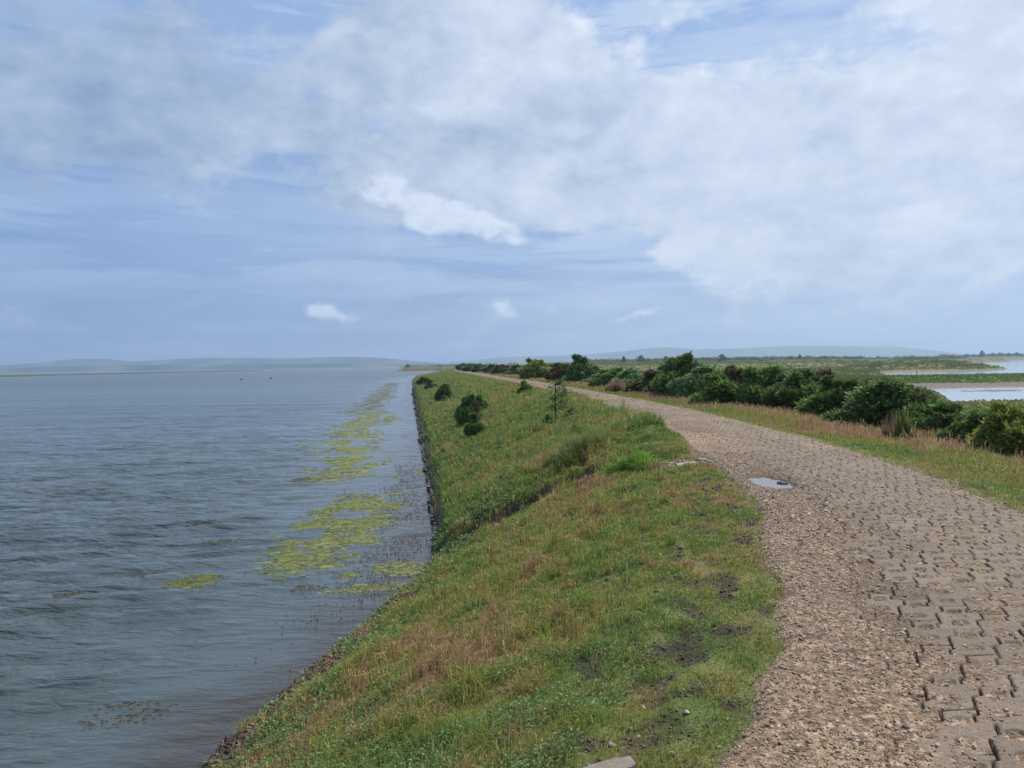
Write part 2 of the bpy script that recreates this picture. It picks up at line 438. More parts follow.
# moss and weeds in a few joints
moss = (sm(.28, .5, fbm(px_ * .8 + 2, py_ * .8, 97, 3)) * (1 - isb) * sm(.5, .8, ff) * .6)[:, None]
pc = pc * (1 - moss) + np.array([.07, .085, .03]) * moss
pc = pc * (1 - .8 * jdirt_shade[:, None]) + np.array([.045, .036, .028]) * .8 * jdirt_shade[:, None]     # soil tone, darkened to stand in for shade in the open joints
wet = sm(.10, .45, pud)[:, None]
pc = pc * (1 - .45 * wet)
nr, ncl = Y.shape
ii = np.arange(nr - 1)[:, None] * ncl + np.arange(ncl - 1)[None, :]
q = np.stack([ii, ii + 1, ii + ncl + 1, ii + ncl], -1).reshape(-1, 4)
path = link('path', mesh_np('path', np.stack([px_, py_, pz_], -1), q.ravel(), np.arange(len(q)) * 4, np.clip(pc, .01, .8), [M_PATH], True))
tag(path, kind='structure')

# puddle
m, nt = mat('puddle_water'); Lk = nt.links.new
p = nd(nt, 'ShaderNodeBsdfPrincipled'); p.inputs['Base Color'].default_value = (.09, .075, .06, 1); p.inputs['Roughness'].default_value = .02
p.inputs['IOR'].default_value = 3.0
p.inputs['Specular IOR Level'].default_value = .8
o = nd(nt, 'ShaderNodeOutputMaterial'); Lk(p.outputs[0], o.inputs['Surface'])
M_PUD = m
ang = np.linspace(0, 2 * math.pi, 64, endpoint=False)
rr = 1.25 + .14 * np.sin(3 * ang + 1) + .08 * np.sin(7 * ang)
pv = np.stack([3.36 + .27 * rr * np.cos(ang), 9.78 + .70 * rr * np.sin(ang), np.full(64, 0.0)], -1)
_px, _py = [a_.ravel() for a_ in np.meshgrid(np.linspace(3.0, 3.7, 60), np.linspace(9.1, 10.5, 60))]
_z, _, _, _, _pd, _ = path_z(_px, _py, None)
pool_level = float(np.percentile(_z[_pd > .42], 88))
pv[:, 2] = pool_level
puddle = link('puddle', mesh_np('puddle', pv, np.arange(64), np.array([0]), None, [M_PUD]))
tag(puddle, kind='structure')

def path_top(x, y): return path_z(np.asarray(x, float), np.asarray(y, float), None)[0]

# ------------------------------------------------------------------ stones
def stones(soup, pos, size, cols, seed=0, flat=.55, small=False):
    """angular flints: a jittered 12-vertex solid each"""
    rg = np.random.default_rng(seed); N = len(pos)
    if N == 0: return
    gr = (1 + 5 ** .5) / 2
    ico = np.array([(-1, gr, 0), (1, gr, 0), (-1, -gr, 0), (1, -gr, 0), (0, -1, gr), (0, 1, gr), (0, -1, -gr), (0, 1, -gr), (gr, 0, -1), (gr, 0, 1), (-gr, 0, -1), (-gr, 0, 1)]) / 1.9
    fc = [(0, 11, 5), (0, 5, 1), (0, 1, 7), (0, 7, 10), (0, 10, 11), (1, 5, 9), (5, 11, 4), (11, 10, 2), (10, 7, 6), (7, 1, 8), (3, 9, 4), (3, 4, 2), (3, 2, 6), (3, 6, 8), (3, 8, 9), (4, 9, 5), (2, 4, 11), (6, 2, 10), (8, 6, 7), (9, 8, 1)]
    if small:
        ico = np.array([(1, 0, 0), (0, 1, 0), (-1, 0, 0), (0, -1, 0), (0, 0, 1), (0, 0, -1)], float)
        fc = [(0, 1, 4), (1, 2, 4), (2, 3, 4), (3, 0, 4), (1, 0, 5), (2, 1, 5), (3, 2, 5), (0, 3, 5)]
    v = ico[None] * rg.uniform(.65, 1.2, (N, len(ico), 1))
    sc = np.stack([rg.uniform(.8, 1.35, N), rg.uniform(.55, 1.0, N), rg.uniform(.6, 1.2, N) * flat], -1)
    v = v * sc[:, None, :] * (size * .5)[:, None, None]
    a = rg.uniform(0, 6.283, N); ca, sa = np.cos(a)[:, None], np.sin(a)[:, None]
    x = v[..., 0] * ca - v[..., 1] * sa; y = v[..., 0] * sa + v[..., 1] * ca
    t = rg.normal(0, .3, N)[:, None]
    z = v[..., 2] + t * x
    v = np.stack([x, y, z], -1) + pos[:, None, :]
    soup.add(v, fc, cols)

def lod_points(n, y0, y1, xa, xb, power=1.0, seed=0):
    """random ground points whose density falls with distance: y drawn log-uniformly, x between two edge functions"""
    rg = np.random.default_rng(seed)
    y = np.exp(rg.uniform(math.log(y0), math.log(y1), n))
    a = xa(y); b = xb(y); x = a + (b - a) * rg.uniform(0, 1, n)
    return x, y, rg

x, y, rg = lod_points(230000, 2.3, 13, lambda y: xl(y) - .25, lambda y: xr(y) + .2, seed=101)
f = (x - xl(y)) / (xr(y) - xl(y))
z, ib, _, _, pdm, _ = path_z(x, y, None)
keep = (rg.uniform(0, 1, len(x)) < np.interp(f, [-.1, -.02, .02, .2, .35, .6, 1, 1.05], [.02, .15, .85, .95, .55, .32, .30, .1]) * (1 - .88 * ib) * (pdm < .35))
keep &= (f < 1) | (rg.uniform(0, 1, len(x)) < .5)
x, y, z = x[keep], y[keep], z[keep]
zt = np.maximum(z, height(x, y))
sz = np.exp(rg.normal(math.log(.0072), .55, len(x))); sz = np.clip(sz, .004, .036) * np.clip(y / 5, .9, 1.5)
pal = np.array([(.30, .21, .14), (.36, .26, .18), (.42, .32, .23), (.24, .17, .12), (.47, .39, .30), (.32, .20, .13), (.18, .14, .115), (.39, .28, .18), (.52, .45, .37), (.34, .24, .165)])
cc = pal[rg.integers(0, len(pal), len(x))] * rg.uniform(.45, .98, (len(x), 1)) * np.array([1.04, .98, .86])
sp = Soup(); sb = sz < .011 * np.clip(y / 5, .9, 1.5)
Pg = np.stack([x, y, zt + sz * .10], -1)
stones(sp, Pg[sb], sz[sb], cc[sb], 5, .55, True); stones(sp, Pg[~sb], sz[~sb], cc[~sb], 7)
xg = rg.normal(2.85, .28, 900); yg = rg.normal(12.1, .22, 900); kg = (xg < xl(yg) + .15); xg, yg = xg[kg], yg[kg]; sg = np.clip(np.exp(rg.normal(math.log(.028), .45, len(xg))), .012, .09)
stones(sp, np.stack([xg, yg, height(xg, yg) + sg * .2], -1), sg, np.array([(.34, .27, .19), (.42, .35, .27), (.28, .21, .15), (.22, .18, .15)])[rg.integers(0, 4, len(xg))] * rg.uniform(.7, 1.1, (len(xg), 1)), 8, .6)
xm = rg.uniform(-1.5, 3.2, 60000); ym = np.exp(rg.uniform(math.log(2.6), math.log(11), 60000))
km = (mudmask(xm, ym) > .25) & (xm < xl(ym) - .05) & (rg.uniform(0, 1, 60000) < .55); xm, ym = xm[km], ym[km]
sm_ = np.clip(np.exp(rg.normal(math.log(.013), .45, len(xm))), .006, .035) * np.clip(ym / 5, .9, 1.6)
pm = np.array([(.05, .036, .027), (.035, .026, .02), (.065, .048, .035), (.08, .06, .045), (.26, .20, .15)])
stones(sp, np.stack([xm, ym, height(xm, ym) + sm_ * .15], -1), sm_, pm[rg.choice(5, len(xm), p=[.3, .27, .22, .15, .06])] * rg.uniform(.8, 1.2, (len(xm), 1)), 6, .7)
gravel = link('gravel', sp.mesh('gravel', M_PEB)); tag(gravel, 'loose tan and pinkish flint gravel and earth crumbs along the paved path and its left edge', kind='stuff')

# ------------------------------------------------------------------ sea
NW = 60
rw = np.random.default_rng(5)
wl = np.exp(rw.uniform(math.log(.30), math.log(3.6), NW)); wa = np.radians(-68 + rw.normal(0, 14, NW)); wp = rw.uniform(0, 6.283, NW)
wk = 2 * math.pi / wl
wamp = .0068 * wl ** .95 * np.exp(-(np.log(wl / .62) / .75) ** 2) * 2.5
def wave_damp(x, y):
    dist = xw(y) - x
    return .20 + .80 * sm(.8, np.interp(y, [0, 8, 14, 60], [3.0, 3.6, 7.0, 13]), dist)
def sea_z(x, y, step):
    z = np.zeros_like(x); gust = .9 + .3 * fbm(x * .05, y * .03, 77, 2)
    for i in range(NW):
        a = wamp[i] * (1 - sm(.22, .45, step / wl[i]))
        ph = wk[i] * (np.cos(wa[i]) * x + np.sin(wa[i]) * y) + wp[i]
        z += a * (np.sin(ph) + .18 * np.sin(2 * ph + 1.2))
    return z * gust * wave_damp(x, y)

sx, sy, sl, ss = polar(-39, 2, 0.11, 2.5, 11800, 1.0062)
rad = np.hypot(sx, sy)
keepz = sea_z(sx, sy, rad * .0062)
dist = xw(sy) - sx
calm = 1 - wave_damp(sx, sy)
ss_front = np.abs(np.arctan2(sx, sy)) < R(60)
m, nt = mat('sea_water'); Lk = nt.links.new
tc = nd(nt, 'ShaderNodeTexCoord'); a1 = nd(nt, 'ShaderNodeAttribute', attribute_name='calm'); a2 = nd(nt, 'ShaderNodeAttribute', attribute_name='shallow')
mp = nd(nt, 'ShaderNodeMapping'); mp.inputs['Rotation'].default_value = (0, 0, R(-28)); mp.inputs['Scale'].default_value = (.42, 1.35, 1); Lk(tc.outputs['Object'], mp.inputs['Vector'])
def wn(scale, det, rough=.55):
    n = nd(nt, 'ShaderNodeTexNoise', i_Scale=scale, i_Detail=det, i_Roughness=rough); n.inputs['Distortion'].default_value = .4
    Lk(mp.outputs[0], n.inputs['Vector']); return n.outputs['Fac']
rough_f = nd(nt, 'ShaderNodeMath', operation='MULTIPLY_ADD'); Lk(a1.outputs['Fac'], rough_f.inputs[0]); rough_f.inputs[1].default_value = -.85; rough_f.inputs[2].default_value = 1.0
prev = None
for sc, dist_b, det in ((5.5, .10, 5), (1.3, .26, 4), (.14, 1.1, 4)):
    b = nd(nt, 'ShaderNodeBump'); b.inputs['Distance'].default_value = dist_b; Lk(rough_f.outputs[0], b.inputs['Strength'])
    Lk(wn(sc, det), b.inputs['Height'])
    if prev is not None: Lk(prev, b.inputs['Normal'])
    prev = b.outputs[0]
p = nd(nt, 'ShaderNodeBsdfPrincipled'); p.inputs['IOR'].default_value = 1.33; p.inputs['Roughness'].default_value = .06
a3 = nd(nt, 'ShaderNodeAttribute', attribute_name='chop'); rg_ = nd(nt, 'ShaderNodeMapRange'); rg_.inputs[3].default_value = .06; rg_.inputs[4].default_value = .26; Lk(a3.outputs['Fac'], rg_.inputs[0]); Lk(rg_.outputs[0], p.inputs['Roughness'])
mc = nd(nt, 'ShaderNodeMix', data_type='RGBA'); mc.inputs[6].default_value = (.068, .088, .088, 1); mc.inputs[7].default_value = (.055, .048, .038, 1)
Lk(a2.outputs['Fac'], mc.inputs[0])
bn = nd(nt, 'ShaderNodeTexNoise', i_Scale=.02, i_Detail=3); Lk(mp.outputs[0], bn.inputs['Vector'])
br = nd(nt, 'ShaderNodeMapRange'); br.inputs[1].default_value = .35; br.inputs[2].default_value = .65; br.inputs[3].default_value = .8; br.inputs[4].default_value = 1.25; Lk(bn.outputs['Fac'], br.inputs[0])
vm = nd(nt, 'ShaderNodeVectorMath', operation='MULTIPLY'); Lk(mc.outputs[2], vm.inputs[0]); Lk(br.outputs[0], vm.inputs[1])
Lk(vm.outputs[0], p.inputs['Base Color']); Lk(prev, p.inputs['Normal'])
o = nd(nt, 'ShaderNodeOutputMaterial'); Lk(p.outputs[0], o.inputs['Surface'])
M_SEA = m
shallow = np.clip(1 - sm(.0, 1.6, dist + .5 * noise(sx * .8, sy * .8, 3)), 0, 1)
sea = link('sea', mesh_np('sea', np.stack([sx, sy, keepz], -1), sl, ss, None, [M_SEA], True, {'calm': calm, 'shallow': shallow, 'chop': sm(15, 260, rad) * (1 - .75 * calm)}))
tag(sea, kind='structure')

# lagoon behind the wall: one level sheet that shows where the marsh is scooped out below it
m, nt = mat('lagoon_water'); Lk = nt.links.new
tc = nd(nt, 'ShaderNodeTexCoord'); n = nd(nt, 'ShaderNodeTexNoise', i_Scale=1.6, i_Detail=3); Lk(tc.outputs['Object'], n.inputs['Vector'])
b = nd(nt, 'ShaderNodeBump'); b.inputs['Distance'].default_value = .02; b.inputs['Strength'].default_value = .5; Lk(n.outputs['Fac'], b.inputs['Height'])
p = nd(nt, 'ShaderNodeBsdfPrincipled'); p.inputs['Base Color'].default_value = (.33, .32, .29, 1); p.inputs['Roughness'].default_value = .08; p.inputs['IOR'].default_value = 1.33
Lk(b.outputs[0], p.inputs['Normal']); o = nd(nt, 'ShaderNodeOutputMaterial'); Lk(p.outputs[0], o.inputs['Surface'])
lv = np.array([(29, 50, .28), (2200, 50, .28), (2200, 1080, .28), (29, 1080, .28)], float)
lagoon = link('lagoon_water', mesh_np('lagoon_water', lv, np.arange(4), np.array([0]), None, [m])); tag(lagoon, kind='structure')

# ------------------------------------------------------------------ far hills (real ridges, kilometres away)
def hill(name, x0, x1, y0, depth, prof, seed):
    nx, ny = 420, 26
    xs = np.linspace(x0, x1, nx); t = np.linspace(0, 1, ny)
    XX, TT = np.meshgrid(xs, t)
    top = np.interp(XX, [p[0] for p in prof], [p[1] for p in prof])
    shape = np.sin(np.clip(TT * 1.0, 0, 1) * math.pi) ** .8
    n1 = fbm(XX / 700, TT * 3 + seed, seed, 4); n2 = fbm(XX / 90, TT * 9, seed + 3, 3)
    Z = -4 + (top + 4) * shape * (1 + .14 * n1) + 2.5 * np.maximum(n2, 0) * (shape > .05)
    YY = y0 + TT * depth
    c = ramp(np.clip(.5 + fbm(XX / 260, YY / 500, seed + 9, 3) * 1.3, 0, 1), [(0, (.03, .05, .03)), (.5, (.055, .085, .04)), (1, (.12, .14, .07))]).reshape(-1, 3)
    i = np.arange(ny - 1)[:, None] * nx + np.arange(nx - 1)[None, :]
    q = np.stack([i, i + 1, i + nx + 1, i + nx], -1).reshape(-1, 4)
    o = link(name, mesh_np(name, np.stack([XX.ravel(), YY.ravel(), Z.ravel()], -1), q.ravel(), np.arange(len(q)) * 4, c, [M_HILL], True))
    return tag(o, kind='structure')
def hp(d, pts): return [((px - 512) / F * d, h / F * d + 3.8) for px, h in pts]
hill('hills', -4600, 300, 4600, 900, hp(5000, [(-150, 2), (-40, 5), (0, 6), (40, 8), (80, 12), (100, 11.5), (125, 8.5), (150, 9.5), (175, 11), (240, 10.5), (300, 9.5), (350, 9.5), (385, 7.5), (420, 4), (460, 1.5), (520, 0)]), 3)
hill('hills', -700, 3900, 5900, 1200, hp(6500, [(430, 0), (450, 3), (480, 5), (510, 7.5), (545, 8), (580, 8.5), (620, 11), (660, 14), (700, 12.5), (760, 13), (800, 14), (850, 13.8), (890, 12.5), (925, 8), (960, 2), (1000, 0)]), 7)
hill('hills', -4200, 200, 3300, 350, hp(3450, [(-150, 2), (0, 3.5), (60, 4), (120, 4.5), (220, 4), (330, 3.5), (420, 2.0), (480, 0)]), 13)

# ------------------------------------------------------------------ sward
def grass_palette(t, rg):
    c = ramp(t, [(0, (.135, .230, .060)), (.3, (.215, .285, .062)), (.5, (.28, .285, .078)), (.68, (.315, .265, .105)), (.85, (.33, .215, .115)), (1, (.38, .27, .16))])
    c = c * rg.uniform(.62, 1.35, (len(t), 1)) * np.array([1.22, 1.10, 1.02])
    st = rg.uniform(0, 1, len(t)) < .06
    c[st] = np.array([.42, .35, .19]) * rg.uniform(.7, 1.1, (st.sum(), 1))
    return c

def wk_mask(x, y, z):
    """where seaweed wrack and bare toe replace the sward"""
    W = xw(y); t = x - W
    a = np.exp(-((t - (.44 + .16 * noise(y * .9, y * 0, 8))) / .36) ** 2) * (y < 12.2) * (y > 5) * np.maximum(sm(7.3, 7.8, y) * sm(11.6, 11.0, y), sm(.0, .15, noise(y * 1.1, x * .8 + 2, 55) + .05))
    return a

soup = Soup()
# --- left bank, four distance bands
for (y0, y1, n, hh, ww, seed) in ((2.6, 7, 150000, .085, .0050, 1), (7, 16, 150000, .11, .010, 2), (16, 42, 110000, .17, .024, 3), (42, 280, 90000, .26, .085, 4)):
    x, y, rg = lod_points(n, y0, y1, lambda y: xw(y) + .12, lambda y: xl(y) + .10, seed=200 + seed)
    keep = x > -0.9 * y - .5
    x, y = x[keep], y[keep]
    z = height(x, y); dl = xl(y) - x; W = xw(y)
    tn = tone(x, y)
    tn = tn + .20 * noise(x * 7, y * 5, 45) + .12 * sm(1.2, .2, dl) * (y < 14) - .20 * sm(1.2, .1, x - W) + np.interp(y, [3, 8, 16, 22, 40], [.02, .06, -.06, -.20, -.16]) + rg.normal(0, .13, len(x))
    # greener turf right on the path side
    turf = sm(1.7, .5, dl) * (y < 16)
    tn = tn - .30 * turf * sm(-.1, .5, noise(x * 1.2, y * .9, 57) + .25)
    tn = np.clip(tn, 0, 1)
    h = hh * rg.uniform(.45, 1.25, len(x)) * (1 + .5 * fbm(x * .9, y * .8, 58, 3) + .9 * noise(x * 3.2, y * 2.6, 158) + .5 * noise(x * 8, y * 6.5, 159)) * (1 - .62 * turf) * np.where(y > 42, 1 - .75 * sm(3.5, 1.2, dl), 1)
    h *= np.where((y > 14.5) & (y < 60), 1.25, 1)
    # tussocky swellings
    tus = sm(.18, .5, fbm(x * 1.4, y * 1.2, 59, 2)); h *= 1 + .7 * tus * (1 - turf)
    g, s, gn = gully(x, y)
    prob = (1 - .86 * mudmask(x, y)) * (1 - .75 * sm(.18, .42, noise(x * 4.3, y * 3.6, 160)) * (y < 20))
    prob *= 1 - .93 * (sm(.06, .2, g) * (1 - sm(.85, 1.15, gn + .3 * noise(x * 2, y * 2, 73))) * (s > .12))
    prob *= 1 - .9 * wk_mask(x, y, z)
    prob *= np.where(z < np.where(y > 13.5, .36, .18), .05, 1)
    prob *= np.where(dl < .1, .35, 1)
    k = rg.uniform(0, 1, len(x)) < prob
    x, y, z, tn, h, turf = x[k], y[k], z[k], tn[k], h[k], turf[k]
    w = ww * rg.uniform(.6, 1.4, len(x)) * np.clip(y / ((y0 + y1) * .5), .6, 1.6)
    c = grass_palette(tn, rg)
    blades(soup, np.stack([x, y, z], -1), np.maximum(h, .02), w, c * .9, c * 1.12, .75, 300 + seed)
# coarser tufts that stand out of the sward
for (n, y0, y1, nb, hh, seed) in ((420, 2.9, 9, 46, .13, 1), (620, 9, 24, 40, .20, 2), (520, 24, 70, 30, .34, 3)):
    x, y, rg = lod_points(n, y0, y1, lambda y: xw(y) + .5, lambda y: xl(y) - .5, seed=280 + seed)
    g, s_, gn = gully(x, y); k = (x > -.9 * y) & ~((g > .06) & (gn < 1.0)) & (rg.uniform(0, 1, n) < sm(.6, 1.8, xl(y) - x) + .15); x, y = x[k], y[k]; N = len(x)
    tc_ = np.clip(rg.choice([.08, .3, .5, .75, .95], N, p=[.3, .25, .2, .15, .1]) + rg.normal(0, .06, N), 0, 1)
    R_ = hh * rg.uniform(.35, .8, N); hs = hh * rg.uniform(.6, 1.35, N)
    ii_ = np.repeat(np.arange(N), nb); M_ = len(ii_); a = rg.uniform(0, 6.28, M_); r = R_[ii_] * rg.uniform(0, 1, M_) ** .7
    bx, by = x[ii_] + r * np.cos(a), y[ii_] + r * np.sin(a)
    c = grass_palette(np.clip(tc_[ii_] + rg.normal(0, .06, M_), 0, 1), rg)
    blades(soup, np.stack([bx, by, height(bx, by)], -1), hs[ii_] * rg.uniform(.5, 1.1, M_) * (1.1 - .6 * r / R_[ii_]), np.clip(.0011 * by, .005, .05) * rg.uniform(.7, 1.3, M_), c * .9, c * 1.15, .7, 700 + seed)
grass = link('grass', soup.mesh('grass', M_GRASS))
tag(grass, 'mixed green and reddish grass sward on the sea wall bank left of the path', kind='stuff')

# --- verge right of the path and the field behind the bushes
soup = Soup()
for (y0, y1, n, hh, ww, seed) in ((6.5, 16, 70000, .13, .011, 1), (16, 42, 60000, .2, .024, 2), (42, 260, 50000, .3, .085, 3)):
    x, y, rg = lod_points(n, y0, y1, lambda y: xr(y) - .10, lambda y: xr(y) + np.interp(y, [6, 20, 60, 260], [5, 9, 12, 14]), seed=230 + seed)
    keep = x < 0.75 * y + 1
    x, y = x[keep], y[keep]; u = x - xr(y); z = height(x, y)
    nn = fbm(x * .5, y * .35, 63, 3)
    tn = np.clip(.52 + .9 * nn + .25 * sm(.6, 1.6, u) * (1 - sm(3, 5, u)) - .18 * sm(1.0, .1, u) + rg.normal(0, .14, len(x)), 0, 1)
    h = hh * rg.uniform(.4, 1.3, len(x)) * np.interp(u, [0, .6, 1.3, 4], [.25, .5, 1.1, 1.6])
    k = rg.uniform(0, 1, len(x)) < np.where(u < .1, .35, 1)
    x, y, z, tn, h = x[k], y[k], z[k], tn[k], h[k]
    w = ww * rg.uniform(.6, 1.4, len(x)) * np.clip(y / ((y0 + y1) * .5), .6, 1.6)
    c = grass_palette(tn, rg)
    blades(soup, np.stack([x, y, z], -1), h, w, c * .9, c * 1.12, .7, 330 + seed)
verge = link('verge_grass', soup.mesh('verge_grass', M_GRASS))
tag(verge, 'dry reddish and olive grass along the right edge of the path', kind='stuff')

# --- marsh beyond
soup = Soup()
rg = np.random.default_rng(77); n = 90000
y = np.exp(rg.uniform(math.log(30), math.log(900), n)); x = xr(y) + 9 + (0.78 * y - xr(y)) * rg.uniform(0, 1, n)
z = height(x, y); k = (z > .40) & (x > xw(y) + 4) & (pool_sdf(x, y) > .3) & (mud_sdf(x, y) > 0)
x, y, z = x[k], y[k], z[k]
mt = np.clip(.5 + fbm(x * .03, y * .02, 66, 3) + rg.normal(0, .12, len(x)), 0, 1)
mc = ramp(mt, [(0, (.10, .18, .04)), (.45, (.16, .20, .055)), (.75, (.23, .21, .085)), (1, (.23, .16, .10))]) * rg.uniform(.75, 1.25, (len(x), 1))
blades(soup, np.stack([x, y, z], -1), np.clip(.003 * y, .16, .5) * rg.uniform(.4, 1.2, len(x)) * .7, np.clip(.0035 * y, .1, 2.0), mc, mc * 1.1, .4, 5)
marsh = link('marsh_grass', soup.mesh('marsh_grass', M_GRASS)); tag(marsh, 'green and yellowish salt marsh grass around the lagoon pools', kind='stuff')

# --- flowering stalks: thin straw and rusty stems with seed heads
soup = Soup()
for (n, y0, y1, side, seed) in ((4200, 3, 20, 'l', 1), (4200, 7, 40, 'r', 2)):
    if side == 'l': x, y, rg = lod_points(n, y0, y1, lambda y: xw(y) + .5, lambda y: xl(y) - .9, seed=260)
    else: x, y, rg = lod_points(n, y0, y1, lambda y: xr(y) + .7, lambda y: xr(y) + 3.2, seed=261)
    k = (rg.uniform(0, 1, len(x)) < sm(.35, .7, tone(x, y))) & (x > -.9 * y)
    x, y = x[k], y[k]; z = height(x, y)
    N = len(x); h = rg.uniform(.10, .24, N) * (1.5 if side == 'r' else 1) ; w = np.clip(.0006 * y, .0022, .02)
    c = np.array([(.36, .25, .13), (.44, .36, .20), (.32, .18, .10), (.40, .26, .16)])[rg.integers(0, 4, N)] * rg.uniform(.7, 1.2, (N, 1))
    P = np.stack([x, y, z], -1)
    blades(soup, P, h, w * .8, c, c, .3, 400 + seed)
    la = rg.uniform(0, 6.28, N); top = P + np.stack([.12 * h * np.cos(la), .12 * h * np.sin(la), h * .72], -1)
    blades(soup, top, h * .28, w * 2.2, c * 1.1, c * 1.15, .3, 500 + seed)
stalks = link('seed_head_grass', soup.mesh('seed_head_grass', M_GRASS)); tag(stalks, 'straw and rust coloured grass stalks with seed heads', kind='stuff')

# --- low leafy ground cover (succulent sea plants along the edge and in the front corner)
soup = Soup()
def cover(n, y0, y1, xa, xb, prob, size, seed, cols):
    x, y, rg = lod_points(n, y0, y1, xa, xb, seed=seed)
    p = prob(x, y); k = (rg.uniform(0, 1, n) < p) & (x > -.9 * y - .3); x, y = x[k], y[k]
    gk = gully(x, y); k2 = ~((gk[0] > .06) & (gk[2] < 1.0) & (gk[1] > .1)); x, y = x[k2], y[k2]
    z = height(x, y) + rg.uniform(0, 1, len(x)) ** 1.3 * np.interp(y, [3, 15, 60], [.07, .14, .22]) * (.6 + .8 * sm(-.2, .4, noise(x * 2.2, y * 2.2, 19)))
    s = size * np.clip(y / 6, .7, 5.5) * rg.uniform(.6, 1.4, len(x))
    c = np.array(cols)[rg.integers(0, len(cols), len(x))] * rg.uniform(.7, 1.25, (len(x), 1))
    leaves(soup, np.stack([x, y, z], -1), s, c, seed)
GC = [(.155, .265, .085), (.20, .305, .095), (.13, .225, .08), (.29, .34, .115), (.19, .26, .12)]
cover(95000, 2.7, 6.6, lambda y: xw(y) + .2, lambda y: xl(y) - .75, lambda x, y: sm(-.05, .3, fbm(x * 1.1, y * 1.1, 68, 3) + np.interp(y / (EYE - height(x, y)), [1.75, 2.05, 2.4, 2.9], [.5, .2, -.1, -.4])), .023, 601, GC)
cover(64000, 5, 16, lambda y: xw(y) + .05, lambda y: xw(y) + 1.9, lambda x, y: sm(0, .3, noise(x * 1.3, y * 1.0, 69) + np.interp(x - xw(y), [0, .4, .9, 1.8], [.42, .42, .18, -.35])) * (1 - .65 * wk_mask(x, y, 0)), .026, 602, GC)
cover(40000, 14.5, 150, lambda y: xw(y) + .30, lambda y: xw(y) + np.interp(y, [14, 30, 100], [2.6, 3.5, 6]), lambda x, y: sm(0, .3, noise(x * .8, y * .5, 70) + .12), .026, 603, [(.11, .185, .055), (.15, .22, .065), (.09, .15, .05), (.12, .18, .075)])
cover(16000, 2.9, 9, lambda y: xl(y) - 1.5, lambda y: xl(y) + .02, lambda x, y: sm(.05, .3, noise(x * 1.7, y * 1.5, 72)) * (1 - mudmask(x, y)), .016, 604, [(.13, .225, .05), (.11, .19, .045), (.17, .24, .06)])
gcov = link('ground_cover', soup.mesh('ground_cover', M_LEAF)); tag(gcov, 'low fleshy green leaves of shore plants along the bank edge', kind='stuff')

# --- dried wrack on the near water's edge
soup = Soup(); rg = np.random.default_rng(88); n = 16000
y = rg.uniform(5.2, 12.4, n); x = xw(y) + rg.uniform(.0, 1.0, n); k = rg.uniform(0, 1, n) < wk_mask(x, y, 0) * .95 + .02
x, y = x[k], y[k]; N = len(x); z = height(x, y) + rg.uniform(.01, .06, N)
a = rg.uniform(0, 6.28, N); L_ = rg.uniform(.05, .20, N); dx, dy = np.cos(a) * L_, np.sin(a) * L_
w = rg.uniform(.004, .010, N); sx_, sy_ = -np.sin(a) * w, np.cos(a) * w
P0 = np.stack([x, y, z], -1); P1 = np.stack([x + dx * .5 + rg.normal(0, .01, N), y + dy * .5, z + rg.uniform(0, .025, N)], -1)
P2x, P2y = x + dx, y + dy; P2 = np.stack([P2x, P2y, height(P2x, P2y) + rg.uniform(.005, .04, N)], -1)
sd = np.stack([sx_, sy_, np.zeros(N)], -1)
c = np.array([(.10, .055, .035), (.07, .042, .03), (.16, .095, .05), (.22, .16, .085), (.05, .035, .028)])[rg.integers(0, 5, N)] * rg.uniform(.7, 1.2, (N, 1))
soup.add(np.stack([P0 - sd, P0 + sd, P1 + sd, P1 - sd, P2 + sd * .5, P2 - sd * .5], 1), [(0, 1, 2, 3), (3, 2, 4, 5)], c)
wr = link('seaweed_wrack', soup.mesh('seaweed_wrack', M_WRACK)); tag(wr, 'brown dried seaweed strands heaped along the near water edge', kind='stuff')

# ------------------------------------------------------------------ floating weed
def weed_mat(name, label, region, n, cols, size, seed, group=None, kind=None, cat='algae mat', stretch=2.2, rise=.012, noise_s=.6, thr=.05):
    rg = np.random.default_rng(seed)
    (xa, xb, ya, yb) = region['box']
    y = rg.uniform(ya, yb, n); x = rg.uniform(xa, xb, n)
    p = region['p'](x, y)
    if thr is not None: p = p * sm(thr, thr + .18, fbm(x * noise_s * 1.6 + seed, y * noise_s, seed, 3) + .08)
    k = rg.uniform(0, 1, n) < p; x, y = x[k], y[k]; N = len(x)
    z = sea_z(x, y, np.hypot(x, y) * .0062) + rg.uniform(.2, 1, N) * rise
    K = 9; a = np.linspace(0, 2 * math.pi, K, endpoint=False)[None] + rg.uniform(0, .5, (N, 1))
    s = (size * np.exp(rg.normal(0, .4, N)))[:, None]
    r = s * rg.uniform(.55, 1.3, (N, K)); th = R(22)
    ex, ey = r * np.cos(a) * stretch, r * np.sin(a)
    vx = x[:, None] + ex * math.cos(th) - ey * math.sin(th); vy = y[:, None] + ex * math.sin(th) + ey * math.cos(th)
    vz = np.repeat(z[:, None], K, 1) - .012
    ctr = np.stack([x, y, z + .006], -1)[:, None, :]
    v = np.concatenate([np.stack([vx, vy, vz], -1), ctr], 1)
    c = np.array(cols)[rg.integers(0, len(cols), N)] * rg.uniform(.75, 1.25, (N, 1))
    sp = Soup(); sp.add(v, [(i, (i + 1) % K, K) for i in range(K)], c)
    # centre the object on its own weed
    me = sp.mesh(name, M_WEED); o = link(name, me)
    cen = np.array([x.mean(), y.mean(), 0.0]); me.transform(Matrix.Translation(-Vector(cen))); o.location = cen
    tag(o, label, cat, group, kind)
    return o
GRN = [(.165, .19, .055), (.195, .215, .06), (.13, .15, .05), (.215, .22, .075), (.11, .115, .05)]
BRN = [(.075, .065, .045), (.09, .075, .05), (.055, .05, .04)]
